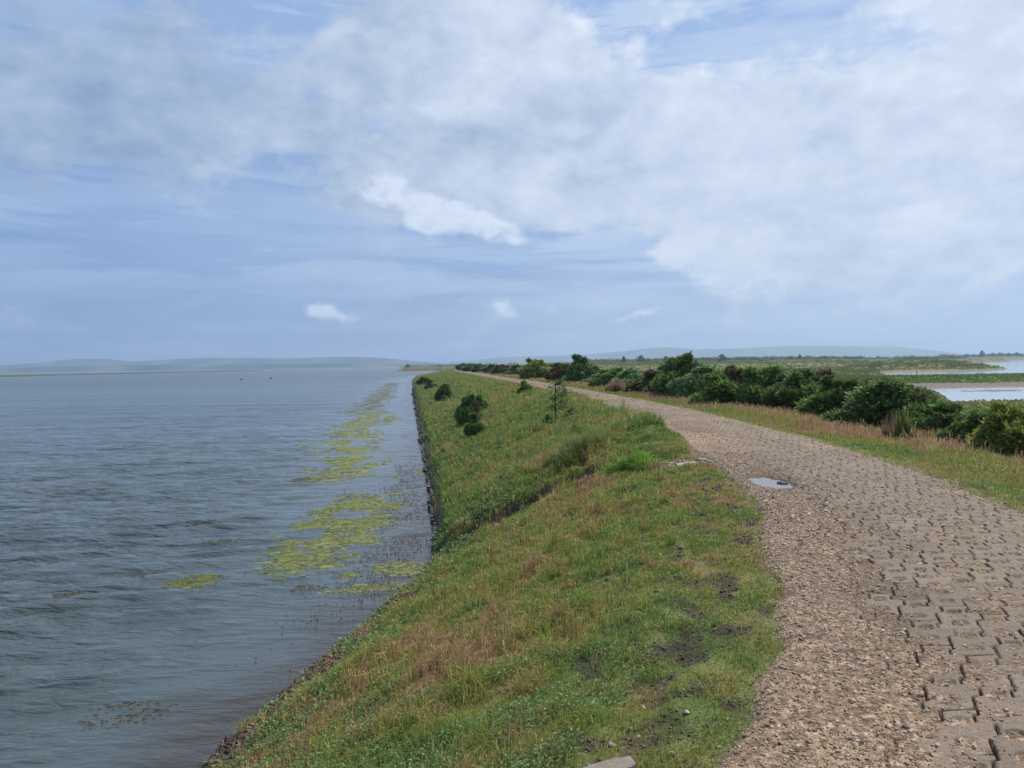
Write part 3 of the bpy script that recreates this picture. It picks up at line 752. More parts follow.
def ell(cx, cy, rx, ry, rot=0):
    c_, s_ = math.cos(rot), math.sin(rot)
    def p(x, y):
        dx, dy = x - cx, y - cy; a = (dx * c_ + dy * s_) / rx; b = (-dx * s_ + dy * c_) / ry
        return 1 - sm(.5, 1.1, np.hypot(a, b) + .30 * fbm(x * .8, y * .6, 4, 2))
    m_ = max(rx, ry) * 1.25
    return {'box': (cx - m_, cx + m_, cy - m_, cy + m_), 'p': p}
def band(y0, y1, c0, wid):
    def p(x, y):
        dd = xw(y) - x; cc_ = c0(y)
        return np.exp(-((dd - cc_ - .8 * noise(y * .12, y * 0, 14)) / wid(y)) ** 2)
    return {'box': (xw(np.array([y1]))[0] - 14, xw(np.array([y0]))[0], y0, y1), 'p': p}
weed_mat('algae_mat', 'largest yellow green algae mat, floating off the middle of the bank', ell(-4.15, 18.2, 1.35, 4.9, R(2)), 80000, GRN, .023, 11, 'algae mats', thr=-.05, stretch=3.0)
weed_mat('algae_mat', 'long trailing algae mat further out, beyond the largest mat', band(25, 62, lambda y: np.interp(y, [25, 40, 62], [2.9, 3.6, 3.4]), lambda y: np.interp(y, [25, 62], [.95, 1.1])), 90000, GRN, .048, 12, 'algae mats', thr=-.05, stretch=2.8)
weed_mat('algae_mat', 'brownish far end of the weed line, fading towards the bend of the sea wall', band(62, 170, lambda y: 4.2 + 0 * y, lambda y: 1.3 + 0 * y), 26000, [(.10, .10, .05), (.13, .125, .055), (.08, .07, .045)], .16, 13, 'algae mats', thr=-.10)
weed_mat('algae_mat', 'narrow algae mat nearest the camera, beside the shore with debris', ell(-2.62, 12.75, .85, .30, R(8)), 1500, GRN, .026, 14, 'algae mats', thr=None)
weed_mat('algae_mat', 'small round algae clump just above the nearest narrow mat', ell(-3.05, 13.6, .24, .28), 420, GRN, .024, 15, 'algae mats', thr=None)
weed_mat('algae_mat', 'thin algae mat close to the shore corner by the gully', ell(-2.15, 14.0, .55, .55, R(20)), 800, GRN, .026, 16, 'algae mats', thr=None)
weed_mat('algae_mat', 'isolated yellowish algae patch floating alone in open water', ell(-5.75, 13.3, .50, .55, R(20)), 900, [(.13, .145, .04), (.16, .165, .045), (.10, .10, .04)], .026, 17, 'algae mats', thr=None)
weed_mat('algae_mat', 'small algae patch touching the sea wall side of the calm strip', ell(-3.0, 27.0, .45, 1.1), 1200, GRN, .05, 18, 'algae mats', thr=None)
DK = [('dark seaweed streak afloat left of the largest algae mat', -7.55, 18.4, .55, .25), ('dark seaweed clump afloat below the open water swell', -6.9, 13.9, .35, .3),
      ('dark seaweed tuft farthest left in open water', -7.6, 12.7, .3, .18), ('thin dark seaweed trail beside the isolated algae patch', -6.35, 16.3, .5, .22),
      ('dark seaweed patch under the water near the bottom left', -4.3, 8.2, .55, .35), ('dark seaweed speckles on the lower edge of the largest algae mat', -3.35, 14.6, .95, .35),
      ('dark seaweed wisp beside the narrow nearest algae mat', -3.55, 12.8, .4, .25), ('dark seaweed line between the long mat and open water', -6.9, 25.5, .9, .5)]
for i, (lb, cx, cy, rx, ry) in enumerate(DK):
    weed_mat('seaweed_clump', lb, ell(cx, cy, rx, ry, R(15)), (300, 300, 300, 300, 420, 900, 300, 1600)[i], BRN, .022, 30 + i, 'dark seaweed clumps', cat='seaweed', thr=None, rise=.008)
# bits of leaf and foam in the calm strip
rg = np.random.default_rng(3)
cb = {'box': (-4.6, -1.0, 9.3, 30), 'p': lambda x, y: np.exp(-((xw(y) - x - .75) / .62) ** 2) * np.interp(y, [9, 11, 13, 24, 30], [.0, .15, .9, .8, .1]) * (xw(y) - x > .03) * (xw(y) - x < 1.9)}
weed_mat('floating_debris', 'small brown and pale flecks of debris floating in the calm strip by the bank', cb, 16000, [(.11, .10, .09), (.09, .08, .07), (.16, .15, .13), (.12, .10, .08)], .010, 51, kind='stuff', cat=None, thr=-.15, stretch=1.6)

# ------------------------------------------------------------------ bushes
def gorse_meshes(seed, w, h, style='dark', dens=1.0, nl=15):
    rg = np.random.default_rng(seed)
    C = []; 
    for i in range(nl):
        a = rg.uniform(0, 6.283); r = w * .5 * math.sqrt(rg.uniform(0, 1)) * .72
        zt = h * (1 - .55 * (r / (w * .5)) ** 1.5) * rg.uniform(.55, 1.0)
        rad = rg.uniform(.12, .23) * w
        C.append((r * math.cos(a), r * math.sin(a), max(zt * .92 - rad, .22 * h * rg.uniform(.3, 1)), rad))
    for i in range(5):      # upright leaders that break the outline
        a = rg.uniform(0, 6.283); r = w * .25 * rg.uniform(0, 1)
        C.append((r * math.cos(a), r * math.sin(a), h * rg.uniform(.74, .86), w * rg.uniform(.05, .09)))
    soup = Soup()
    if style == 'dark': pal = [(.035, .070, .028), (.055, .105, .038), (.075, .13, .045), (.10, .155, .055)]
    elif style == 'green': pal = [(.06, .11, .036), (.08, .14, .044), (.105, .165, .05), (.055, .09, .034)]
    elif style == 'yellow': pal = [(.11, .155, .04), (.145, .19, .05), (.085, .13, .036), (.19, .21, .06)]
    elif style == 'brown': pal = [(.085, .06, .042), (.06, .07, .034), (.10, .072, .05), (.045, .075, .03), (.055, .085, .035)]
    else: pal = [(.09, .165, .085), (.125, .205, .095), (.07, .125, .06)]
    pal = np.array(pal)
    for (cx, cy, cz, rad) in C:
        n = int(420 * dens * (rad / (.2 * w)) ** 1.4) + 40
        d = rg.normal(0, 1, (n, 3)); d[:, 2] += .35; d /= np.linalg.norm(d, axis=1)[:, None]
        rr_ = rad * rg.uniform(.55, 1.0, n) ** .6
        P = np.array([cx, cy, cz]) + d * rr_[:, None] * np.array([1, 1, .85])
        P[:, 2] = np.maximum(P[:, 2], .02)
        D = d + rg.normal(0, .55, (n, 3)); D[:, 2] += .45; D /= np.linalg.norm(D, axis=1)[:, None]
        S_ = np.cross(D, rg.normal(0, 1, (n, 3))); S_ /= np.linalg.norm(S_, axis=1)[:, None] + 1e-9
        ln = w * rg.uniform(.025, .075, n) * np.where(rg.uniform(0, 1, n) < .04, 1.7, 1) ; wd = ln * rg.uniform(.16, .30, n)
        tint = pal[rg.integers(0, len(pal), n)] * rg.uniform(.7, 1.5, (n, 1)) * rg.uniform(.8, 1.35) * np.array([1.55, 1.40, 1.10])
        if style in ('dark',) and rg.uniform() < .2: tint = tint * .4 + np.array([.11, .075, .05]) * .6
        v = np.stack([P - S_ * wd[:, None], P + S_ * wd[:, None], P + D * ln[:, None] + S_ * (wd * .35)[:, None], P + D * (ln * 1.12)[:, None] - S_ * (wd * .35)[:, None]], 1)
        soup.add(v, [(0, 1, 2, 3)], tint)
    crown = soup.mesh('crown', M_GORSE)
    st = Soup()
    for (cx, cy, cz, rad) in C[:11]:
        tube(st, [(cx * .1, cy * .1, -.08), (cx * .45, cy * .45, cz * .5), (cx, cy, cz)], [.022 * w, .014 * w, .006 * w], (.07, .05, .035), 5)
    stems = st.mesh('stem', M_BARK)
    return crown, stems

def tube(soup, pts, rad, colour, k=6):
    pts = np.array(pts, float); n = len(pts); rings = []
    for i in range(n):
        t = pts[min(i + 1, n - 1)] - pts[max(i - 1, 0)]; t /= np.linalg.norm(t) + 1e-9
        s_ = np.cross(t, (0, 1, .31)); s_ /= np.linalg.norm(s_) + 1e-9; u_ = np.cross(t, s_)
        a = np.arange(k) * 2 * math.pi / k
        rings.append(pts[i] + rad[i] * (np.cos(a)[:, None] * s_ + np.sin(a)[:, None] * u_))
    v = np.concatenate(rings)[None]; f = []
    for i in range(n - 1):
        for j in range(k): f.append((i * k + j, i * k + (j + 1) % k, (i + 1) * k + (j + 1) % k, (i + 1) * k + j))
    f.append(tuple(range((n - 1) * k, n * k)))
    soup.add(v, f, np.array([colour], float))

VAR = {}
def bush_proto(style, var):
    key = (style, var)
    if key not in VAR:
        VAR[key] = gorse_meshes(500 + 13 * var + 7 * len(style), 1.0, .85, style, 2.6, 22)
    return VAR[key]

def bush(px, d, w, h, style, var, label, name='gorse_bush', cat='bush', group='gorse bushes', sink=.04, rz=None):
    x, y = PD(px, d)
    root = empty(name, (x, y, H1(x, y) - sink), rz if rz is not None else (px * 1.7) % 6.28)
    crown, stems = bush_proto(style, var)
    for nm, me in (('crown', crown), ('stem', stems)):
        o = link(nm, me, root); o.scale = (w * 1.08, w * 1.08, h * 1.0 / .85)
    tag(root, label, cat, group)
    return root

HEDGE = [  # px, depth, width, height, style, variant, label
 (1016, 13.2, 1.15, 1.1, 'yellow', 0, 'yellow green bush cut off by the right edge of the photo'),
 (975, 15.3, 1.1, .9, 'green', 0, 'low mid green bush in front of the near lagoon pool'),
 (1000, 17.2, 1.7, .9, 'dark', 1, 'low dark bush just below the near pool, beside the yellow green one'),
 (945, 17.0, 1.2, .95, 'dark', 2, 'mid height dark bush left of the low mid green bush'),
 (925, 19.2, 1.4, 1.2, 'green', 1, 'green bush at the right end of the tall dark hedge'),
 (886, 18.8, 2.2, 1.45, 'dark', 0, 'broadest dark gorse bush, right of the path bend in front of the lagoon'),
 (868, 21.7, 1.8, 1.45, 'brown', 0, 'brown tinged gorse standing behind the broadest dark bush'),
 (840, 22.5, 1.7, 1.5, 'green', 2, 'green gorse between the broadest dark bush and the round dark one'),
 (796, 25.8, 1.9, 1.7, 'dark', 3, 'round very dark gorse bush standing forward in the middle of the hedge'),
 (815, 28.5, 2.0, 1.8, 'brown', 1, 'brown gorse top showing behind the round very dark bush'),
 (765, 27.5, 1.9, 1.75, 'green', 3, 'mid green gorse left of the round very dark bush'),
 (740, 30.0, 1.8, 1.75, 'brown', 2, 'dull brown gorse between two green ones'),
 (716, 29.0, 2.0, 1.45, 'green', 0, 'low spreading green gorse right of the tallest bush'),
 (700, 33.0, 2.2, 1.75, 'bluish', 0, 'grey green gorse leaning on the right of the tallest bush'),
 (683, 35.4, 2.2, 2.3, 'dark', 1, 'tallest dark gorse bush, with a knobbly top above the horizon'),
 (668, 38.4, 2.2, 1.8, 'dark', 2, 'dark gorse shoulder left of the tallest bush'),
 (650, 39.0, 2.3, 1.5, 'brown', 0, 'purplish brown gorse left of the tallest bush'),
 (632, 45.0, 2.2, 1.55, 'bluish', 1, 'pale grey green bush between the brown gorse and the far hedge'),
 (612, 49.0, 2.2, 1.55, 'green', 1, 'small green bush standing above the tuft of dead stems'),
 (600, 58.0, 2.4, 1.1, 'bluish', 2, 'low grey green bush below the flat topped dark tree like gorse'),
 (580, 62.0, 2.2, 2.7, 'dark', 3, 'tall narrow gorse with two dark knobs, alone above the horizon'),
 (589, 63.0, 2.6, 1.9, 'dark', 0, 'rounded dark gorse attached to the right of the tall narrow one'),
 (562, 67.0, 2.6, 1.9, 'brown', 1, 'brownish gorse left of the tall narrow one'),
 (537, 82.0, 3.2, 2.5, 'yellow', 1, 'yellow green bush right of the far path, left of the tall narrow gorse'),
 (549, 84.0, 3.0, 2.1, 'dark', 1, 'dark gorse behind the yellow green bush'),
 (516, 112.0, 3.2, 1.9, 'dark', 2, 'dark rounded gorse beside the far path, next left of the yellow green bush'),
 (503, 124.0, 3.2, 1.9, 'brown', 2, 'dull brown gorse in the far row along the path'),
 (492, 142.0, 3.4, 2.0, 'dark', 3, 'dark gorse midway along the far row by the path'),
 (481, 164.0, 3.6, 2.1, 'green', 2, 'greener gorse in the far row by the path'),
 (471, 190.0, 4.0, 2.2, 'dark', 0, 'second last dark gorse of the far row by the path'),
 (463, 222.0, 4.4, 2.3, 'dark', 1, 'last dark gorse where the path disappears'),
 (905, 26.0, 2.2, 1.5, 'dark', 3, 'dark gorse half hidden behind the broadest bush on its right'),
 (782, 34.0, 2.3, 1.7, 'green', 1, 'leafy green top showing behind the mid green gorse'),
 (722, 37.0, 2.2, 1.6, 'dark', 2, 'dark top behind the low spreading green gorse'),
 (637, 56.0, 2.6, 1.5, 'dark', 3, 'small dark bush in the marsh behind the pale grey green bush'),
]
for (px, d, w, h, st, vr, lb) in HEDGE:
    bush(px, d, w * (1.16 if d < 50 else 1.1), h, st, vr, lb)
BANK = [
 (469, 35.0, 1.2, 1.6, 'dark', 1, 'upper of the two dark bushes on the grassy bank'),
 (474, 29.5, .80, 1.05, 'dark', 2, 'lower of the two dark bushes on the grassy bank'),
 (479, 40.0, .8, 1.15, 'dark', 3, 'slim dark bush right behind the upper bank bush'),
 (444, 60.0, 1.5, 1.6, 'dark', 0, 'dark bush on the bank beyond the pair, towards the far end'),
 (431, 95.0, 1.6, 1.3, 'dark', 2, 'dark bush near the far bend of the bank'),
 (424, 120.0, 2.2, 1.5, 'dark', 1, 'farthest dark bush on the bank, by the bend'),
 (441, 26.5, .42, .42, 'green', 3, 'small dark green tuft on the bank just above the water'),
 (548, 25.5, .40, .45, 'bluish', 0, 'little bluish green shrub left of the sapling'),
 (573, 25.0, .62, .40, 'bluish', 1, 'small grey green bramble right of the sapling foot'),
 (524, 46.0, 1.0, .9, 'green', 0, 'loose leafy shrub between the bank and the path'),
]
for (px, d, w, h, st, vr, lb) in BANK:
    bush(px, d, w, h, st, vr, lb, 'bank_bush', group='bushes on the grassy bank')

# brambly dead stems under the sapling, dead dock stems on the verge
def stems_tuft(name, label, px, d, n, w, h, cols, seed, cat, lean=.5, wd=.012, group=None):
    x, y = PD(px, d); rg = np.random.default_rng(seed); sp = Soup()
    a = rg.uniform(0, 6.28, n); r = w * .5 * rg.uniform(0, 1, n) ** .5 * (1 + .35 * np.sin(3 * a + seed) + .2 * np.sin(7 * a))
    bx, by = r * np.cos(a), r * np.sin(a)
    z0 = H1(x, y); bz = height(bx + x, by + y) - z0
    c = np.array(cols)[rg.integers(0, len(cols), n)] * rg.uniform(.7, 1.25, (n, 1))
    blades(sp, np.stack([bx, by, bz], -1), h * rg.uniform(.4, 1.1, n) * (1.05 - .55 * (r / (w * .6)) ** 2), wd * rg.uniform(.6, 1.4, n), c, c * 1.1, lean, seed)
    o = link(name, sp.mesh(name, M_GRASS)); o.location = (x, y, z0); tag(o, label, cat, group); return o
stems_tuft('bramble', 'dark brown tangle of dead stems at the foot of the sapling', 562, 24.6, 700, 1.0, .26, [(.06, .04, .03), (.08, .055, .035), (.05, .06, .025)], 3, 'bramble', .9, .02)
stems_tuft('dead_plant', 'pinkish brown tuft of dead stems on the right verge', 617, 41.5, 900, 1.1, .8, [(.36, .22, .15), (.28, .16, .11), (.42, .28, .19)], 4, 'plant', .3, .03)
GREEN_T = [(.20, .33, .045), (.26, .38, .06), (.15, .27, .045), (.30, .38, .075)]
stems_tuft('grass_tussock', 'bright yellow green tussock of long blades on the lip of the gully', 628, 12.55, 2600, .95, .34, GREEN_T, 5, 'tussock', .55, .014, 'grass tussocks')
stems_tuft('grass_tussock', 'small bright green tussock at the head of the gully near the pale patch', 655, 12.9, 900, .6, .22, GREEN_T, 6, 'tussock', .5, .013, 'grass tussocks')
stems_tuft('grass_tussock', 'large olive green tussock on the far side of the gully', 578, 15.2, 3600, 1.35, .48, [(.15, .22, .055), (.20, .24, .07), (.12, .18, .05), (.27, .25, .09)], 7, 'tussock', .5, .013, 'grass tussocks')
stems_tuft('grass_tussock', 'yellowish low tussock at the mouth of the gully by the water', 455, 15.3, 500, .5, .18, [(.22, .26, .05), (.18, .23, .05)], 8, 'tussock', .5, .014, 'grass tussocks')

# pale grass stem cluster and twiggy light green weed in front of the hedge
stems_tuft('tall_weed', 'pale yellow green tall weed in front of the broadest gorse', 903, 15.2, 260, .35, .75, [(.16, .20, .06), (.12, .17, .05), (.20, .2, .08)], 9, 'weed', .18, .02, 'tall weeds by the hedge')
stems_tuft('tall_weed', 'pinkish tall weed stems left of the pale green weed', 890, 15.5, 120, .3, .6, [(.26, .17, .11), (.2, .13, .09)], 10, 'weed', .2, .014, 'tall weeds by the hedge')

# ------------------------------------------------------------------ sapling
x, y = PD(555, 24.6); z0 = H1(x, y)
sap = empty('sapling', (x, y, z0)); tag(sap, 'slender young tree with sparse leaves on the grassy bank', 'young tree')
st = Soup(); lf = Soup(); rg = np.random.default_rng(21)
tube(st, [(0, 0, -.1), (.01, 0, .4), (-.005, .01, .85), (.015, 0, 1.3), (.01, 0, 1.62)], [.030, .025, .020, .013, .005], (.085, .062, .045), 7)
pts = []
for i in range(24):
    zz = rg.uniform(.35, 1.45); a = rg.uniform(-.9, .9) if i % 4 else rg.uniform(2.2, 4.1); ln = rg.uniform(.25, .95) * (1 - .5 * zz / 1.6) * (1 if abs(a) < 1 else .5)
    e = np.array([math.cos(a) * ln, math.sin(a) * ln, zz + ln * rg.uniform(.1, .7)])
    tube(st, [(0, 0, zz), (e[0] * .5, e[1] * .5, zz + (e[2] - zz) * .6), tuple(e)], [.009, .006, .003], (.08, .06, .04), 4)
    for k in range(30):
        t_ = rg.uniform(.35, 1.05); pts.append(np.array([0, 0, zz]) * (1 - t_) + e * t_ + rg.normal(0, .045, 3))
pts = np.array(pts)
leaves(lf, pts, rg.uniform(.045, .09, len(pts)), np.array([(.12, .20, .055), (.17, .25, .07), (.10, .16, .05)])[rg.integers(0, 3, len(pts))], 3)
link('trunk', st.mesh('trunk', M_BARK), sap); link('crown', lf.mesh('crown', M_LEAF), sap)

# ------------------------------------------------------------------ distant trees and scrub
def tree_mesh(seed, kind):
    rg = np.random.default_rng(seed); sp = Soup(); n = 900
    if kind == 'pine': prof = lambda t: np.interp(t, [0, .12, .4, .7, 1], [.30, .42, .34, .24, .04])
    else: prof = lambda t: np.interp(t, [0, .15, .5, .8, 1], [.62, .70, .62, .42, .10])
    t = rg.uniform(.0, 1, n); a = rg.uniform(0, 6.28, n); lob = 1 + .35 * np.sin(3 * a + seed + 5 * t) + .28 * np.sin(11 * t + seed + 2 * a)
    r = prof(t) * lob * rg.uniform(.5, 1, n) ** .5
    P = np.stack([r * np.cos(a), r * np.sin(a), t], -1)
    c = np.array([(.03, .05, .02), (.04, .065, .024), (.055, .08, .03)])[rg.integers(0, 3, n)] * rg.uniform(.8, 1.2, (n, 1))
    leaves(sp, P, rg.uniform(.09, .16, n), c, seed)
    tr = Soup(); tube(tr, [(0, 0, -.05), (.01, 0, .4), (0, .01, .8)], [.045, .03, .012], (.06, .045, .035), 6)
    return sp.mesh('crown', M_LEAF), tr.mesh('trunk', M_BARK)
TM = {('pine', 0): tree_mesh(1, 'pine'), ('round', 0): tree_mesh(2, 'round'), ('round', 1): tree_mesh(3, 'round')}
TREES = [
 (982, 1080, 9.0, 'pine', 0, 'tallest distant tree on the far lagoon shore'),
 (993, 1100, 5.6, 'round', 0, 'distant tree next right of the tallest one'),
 (1000, 1120, 6.0, 'round', 1, 'distant tree second right of the tallest one'),
 (1009, 1090, 5.2, 'round', 0, 'distant tree third right of the tallest one'),
 (1017, 1110, 5.8, 'round', 1, 'rightmost distant tree on the far shore'),
 (966, 1090, 4.6, 'round', 0, 'broad low distant tree left of the tallest one'),
 (974, 1130, 4.2, 'round', 1, 'lowest distant tree touching the left of the tallest'),
 (722, 610, 5.4, 'round', 0, 'round dark tree on the marsh horizon right of the tallest gorse'),
 (641, 640, 5.6, 'round', 1, 'round tree on the marsh horizon left of the tallest gorse'),
 (666, 620, 4.6, 'round', 0, 'small tree on the horizon directly behind the tallest gorse'),
 (800, 700, 4.6, 'pine', 0, 'lone small tree on the horizon in front of the right hand hills'),
 (624, 660, 5.0, 'pine', 0, 'small pointed tree on the horizon above the small green bush'),
 (408, 590, 2.6, 'round', 1, 'lone little tree on the low spit left of the wall'),
]
for (px, d, h, kd, vr, lb) in TREES:
    x, y = PD(px, d); root = empty('distant_tree', (x, y, H1(x, y) - .1), px % 6.28)
    cr, tr = TM[(kd, vr)]
    for nm, me in (('crown', cr), ('trunk', tr)):
        o = link(nm, me, root); o.scale = (h * .9, h * .9, h)
    tag(root, lb, 'tree', 'distant trees')

def scrub(name, label, pts, seed, cols, nleaf=70, lsz=.16):
    rg = np.random.default_rng(seed); sp = Soup()
    for (x, y, w, h) in pts:
        n = int(nleaf * (w / max(h, .5)) ** .5)
        a = rg.uniform(0, 6.28, n); r = w * .5 * np.sqrt(rg.uniform(0, 1, n)); t = rg.uniform(0, 1, n)
        zz = h * t * (1 - .6 * (r / (w * .5)) ** 2)
        P = np.stack([x + r * np.cos(a), y + r * np.sin(a), H1(x, y) + zz], -1)
        c = np.array(cols)[rg.integers(0, len(cols))] * rg.uniform(.7, 1.3, (n, 1))
        leaves(sp, P, h * lsz * rg.uniform(1, 2.2, n), c, int(rg.integers(1e6)))
    o = link(name, sp.mesh(name, M_LEAF)); tag(o, label, kind='stuff'); return o
rg = np.random.default_rng(9); P = []
for i in range(560):
    px = rg.uniform(585, 965); d = rg.uniform(640, 900)
    x, y = PD(px, d)
    if pool_sdf(np.array([x]), np.array([y]))[0] < 3: continue
    P.append((x, y, rg.uniform(4, 12), rg.uniform(1.4, 4.0)))
for i in range(90):
    px = rg.uniform(940, 1060); d = rg.uniform(1060, 1200); x, y = PD(px, d); P.append((x, y, rg.uniform(7, 16), rg.uniform(3, 5.5)))
scrub('distant_scrub', 'line of far dark scrub along the marsh horizon', P, 1, [(.05, .085, .032), (.075, .115, .04), (.11, .15, .05), (.19, .20, .075)])
P = []
for i in range(300):
    d = math.exp(rg.uniform(math.log(60), math.log(420))); px = rg.uniform(470, 900); x, y = PD(px, d)
    if x < xr(np.array([y]))[0] + 9 or pool_sdf(np.array([x]), np.array([y]))[0] < 2 or mud_sdf(np.array([x]), np.array([y]))[0] < 2: continue
    P.append((x, y, rg.uniform(1, 3) * (d / 150) ** .5, rg.uniform(.4, 1.0) * (d / 150) ** .4))
for i in range(46):
    y = rg.uniform(225, 300); x = .545 * y + rg.uniform(-24, 20); P.append((x, y, rg.uniform(2, 5), rg.uniform(.6, 1.5)))
for i in range(40):
    y = rg.uniform(104, 132); x = rg.uniform(48, 100); P.append((x, y, rg.uniform(1, 2.6), rg.uniform(.1, .25)))
for i in range(40):
    d = rg.uniform(572, 640); px = rg.uniform(402, 470); x, y = PD(px, d)
    if x < xw(np.array([y]))[0] + 4: continue
    P.append((x, y, rg.uniform(3, 9), rg.uniform(.6, 2.0)))
for i in range(60):
    d = rg.uniform(200, 340); px = rg.uniform(447, 520); x, y = PD(px, d)
    if x < xr(np.array([y]))[0] + 3: continue
    P.append((x, y, rg.uniform(3, 6), rg.uniform(1.2, 2.6)))
scrub('marsh_scrub', 'scattered low green scrub over the marsh', P, 2, [(.07, .115, .04), (.095, .15, .048), (.14, .19, .06), (.13, .12, .06)])

# ------------------------------------------------------------------ stone revetment at the toe of the bank
def boxes(soup, cen, size, rot, cols, seed):
    rg = np.random.default_rng(seed); N = len(cen)
    cu = np.array([(-1, -1, -1), (1, -1, -1), (1, 1, -1), (-1, 1, -1), (-.88, -.88, 1), (.88, -.88, 1), (.88, .88, 1), (-.88, .88, 1)], float) * .5
    v = cu[None] * size[:, None, :] * rg.uniform(.9, 1.08, (N, 8, 1))
    c, s = np.cos(rot)[:, None], np.sin(rot)[:, None]
    v = np.stack([v[..., 0] * c - v[..., 1] * s, v[..., 0] * s + v[..., 1] * c, v[..., 2]], -1) + cen[:, None]
    soup.add(v, [(3, 2, 1, 0), (4, 5, 6, 7), (0, 1, 5, 4), (1, 2, 6, 5), (2, 3, 7, 6), (3, 0, 4, 7)], cols)
sp = Soup(); rg = np.random.default_rng(4); cen = []; 
yy = 12.9
while yy < 120:
    for k in range(4):
        if rg.uniform() < .12: continue
        X_ = float(xw(np.array([yy]))[0]) + .06 + .15 * k + rg.normal(0, .012)
        cen.append((X_, yy + (k % 2) * .09 + rg.normal(0, .01), .02 + .09 * k + rg.normal(0, .012)))
    yy += .21 if yy < 50 else .45
cen = np.array(cen); N = len(cen)
boxes(sp, cen, np.stack([np.full(N, .13), np.full(N, .17), np.full(N, .16)], -1), np.full(N, .13), np.array([(.085, .072, .062), (.065, .055, .05), (.11, .095, .08), (.05, .045, .035)])[rg.integers(0, 4, N)] * rg.uniform(.8, 1.2, (N, 1)), 6)
rev = link('stone_revetment', sp.mesh('stone_revetment', M_STONE)); tag(rev, 'dark stone block revetment along the foot of the grassy bank at the waterline', 'sea defence')

# loose stones and slabs one can point to
def slab(name, label, x, y, L_, W_, H_, rz, col, seed, cat, lift=0., tilt=(0, 0), group=None):
    rg = np.random.default_rng(seed); n = 14; vs = []; m_ = 8
    a = np.linspace(0, 2 * math.pi, n, endpoint=False)
    sq = lambda t: np.sign(t) * np.abs(t) ** .45
    ox = sq(np.cos(a)) * L_ / 2 * rg.uniform(.88, 1.06, n); oy = sq(np.sin(a)) * W_ / 2 * rg.uniform(.85, 1.06, n)
    rings = []
    for zz, s in ((-.5, .95), (0.1, 1.02), (.42, .97), (.5, .86)):
        rings.append(np.stack([ox * s, oy * s, np.full(n, zz * H_) + rg.normal(0, .03 * H_, n)], -1))
    v = np.concatenate(rings)[None]; f = []
    for i in range(3):
        for j in range(n): f.append((i * n + j, i * n + (j + 1) % n, (i + 1) * n + (j + 1) % n, (i + 1) * n + j))
    f.append(tuple(range(3 * n, 4 * n))); f.append(tuple(range(n - 1, -1, -1)))
    s = Soup(); s.add(v, f, np.array([col], float)); o = link(name, s.mesh(name, M_STONE))
    z = max(H1(x, y), 0); o.location = (x, y, z + lift); o.rotation_euler = (tilt[0], tilt[1], rz); tag(o, label, cat, group); return o
slab('kerb_stone', 'long grey kerb stone half sunk in bare earth at the bottom edge', .36, 2.98, .25, .09, .07, R(18), (.20, .165, .125), 1, 'stone', .018, (0, R(-4)))
slab('concrete_slab', 'pale broken concrete slab at the path edge beyond the puddle', 2.80, 12.0, .40, .30, .09, R(-8), (.30, .24, .17), 2, 'slab', -.014, (R(3), R(-4)))
slab('concrete_slab', 'small grey slab fragment right of the pale broken slab', 3.08, 12.15, .15, .22, .07, R(10), (.24, .19, .15), 3, 'slab', .0)
slab('stone', 'dark wet stone sticking out of the puddle', 3.50, 9.72, .10, .14, .12, R(30), (.05, .045, .04), 4, 'stone', 0.06)
STN = [(.62, 3.62, .045, (.42, .33, .26), 'rounded tan pebble on the bare mud patch near the bottom'), (.52, 3.42, .03, (.55, .5, .44), 'white pebble on dark earth left of the rounded tan pebble'),
       (.79, 3.45, .035, (.5, .47, .42), 'pale flint below the tan pebble, by a fan of grass'), (.30, 3.12, .03, (.6, .57, .52), 'small white pebble just above the kerb stone'),
       (.42, 3.30, .035, (.35, .33, .30), 'grey pebble in the bare earth above the kerb stone'), (.64, 3.07, .035, (.42, .36, .30), 'buff pebble right of the kerb stone')]
for i, (sx_, sy_, s_, c_, lb) in enumerate(STN):
    sp = Soup(); stones(sp, np.zeros((1, 3)), np.array([s_ * .9]), np.array([c_]) * .62, 40 + i, .8)
    o = link('pebble', sp.mesh('pebble', M_PEB)); o.location = (sx_, sy_, H1(sx_, sy_) + s_ * .22); tag(o, lb, 'pebble', 'pebbles on the bare earth')

# two dark floats far out, a marker post in the lagoon
def buoy(px, d, label):
    x, y = PD(px, d); root = empty('buoy', (x, y, 0)); tag(root, label, 'buoy', 'dark buoys out on the water')
    s = Soup(); tube(s, [(0, 0, -.3), (0, 0, .05), (0, 0, .2), (0, 0, .34), (0, 0, .42)], [.15, .3, .32, .26, .08], (.03, .032, .036), 14); link('float', s.mesh('float', M_STONE, True), root)
    s = Soup(); tube(s, [(0, 0, .4), (0, 0, .54)], [.05, .05], (.05, .05, .05), 8); link('ring_post', s.mesh('ring_post', M_STONE, True), root)
buoy(241.5, 250, 'left of two dark buoys far out on the water')
buoy(271, 262, 'right of two dark buoys far out on the water')
x, y = PD(917, 160); s = Soup(); tube(s, [(0, 0, -.6), (0, 0, 1.0)], [.09, .07], (.04, .035, .03), 8)
o = link('marker_post', s.mesh('marker_post', M_BARK)); o.location = (x, y, .25); tag(o, 'short dark post standing in the lagoon in front of the island', 'post')

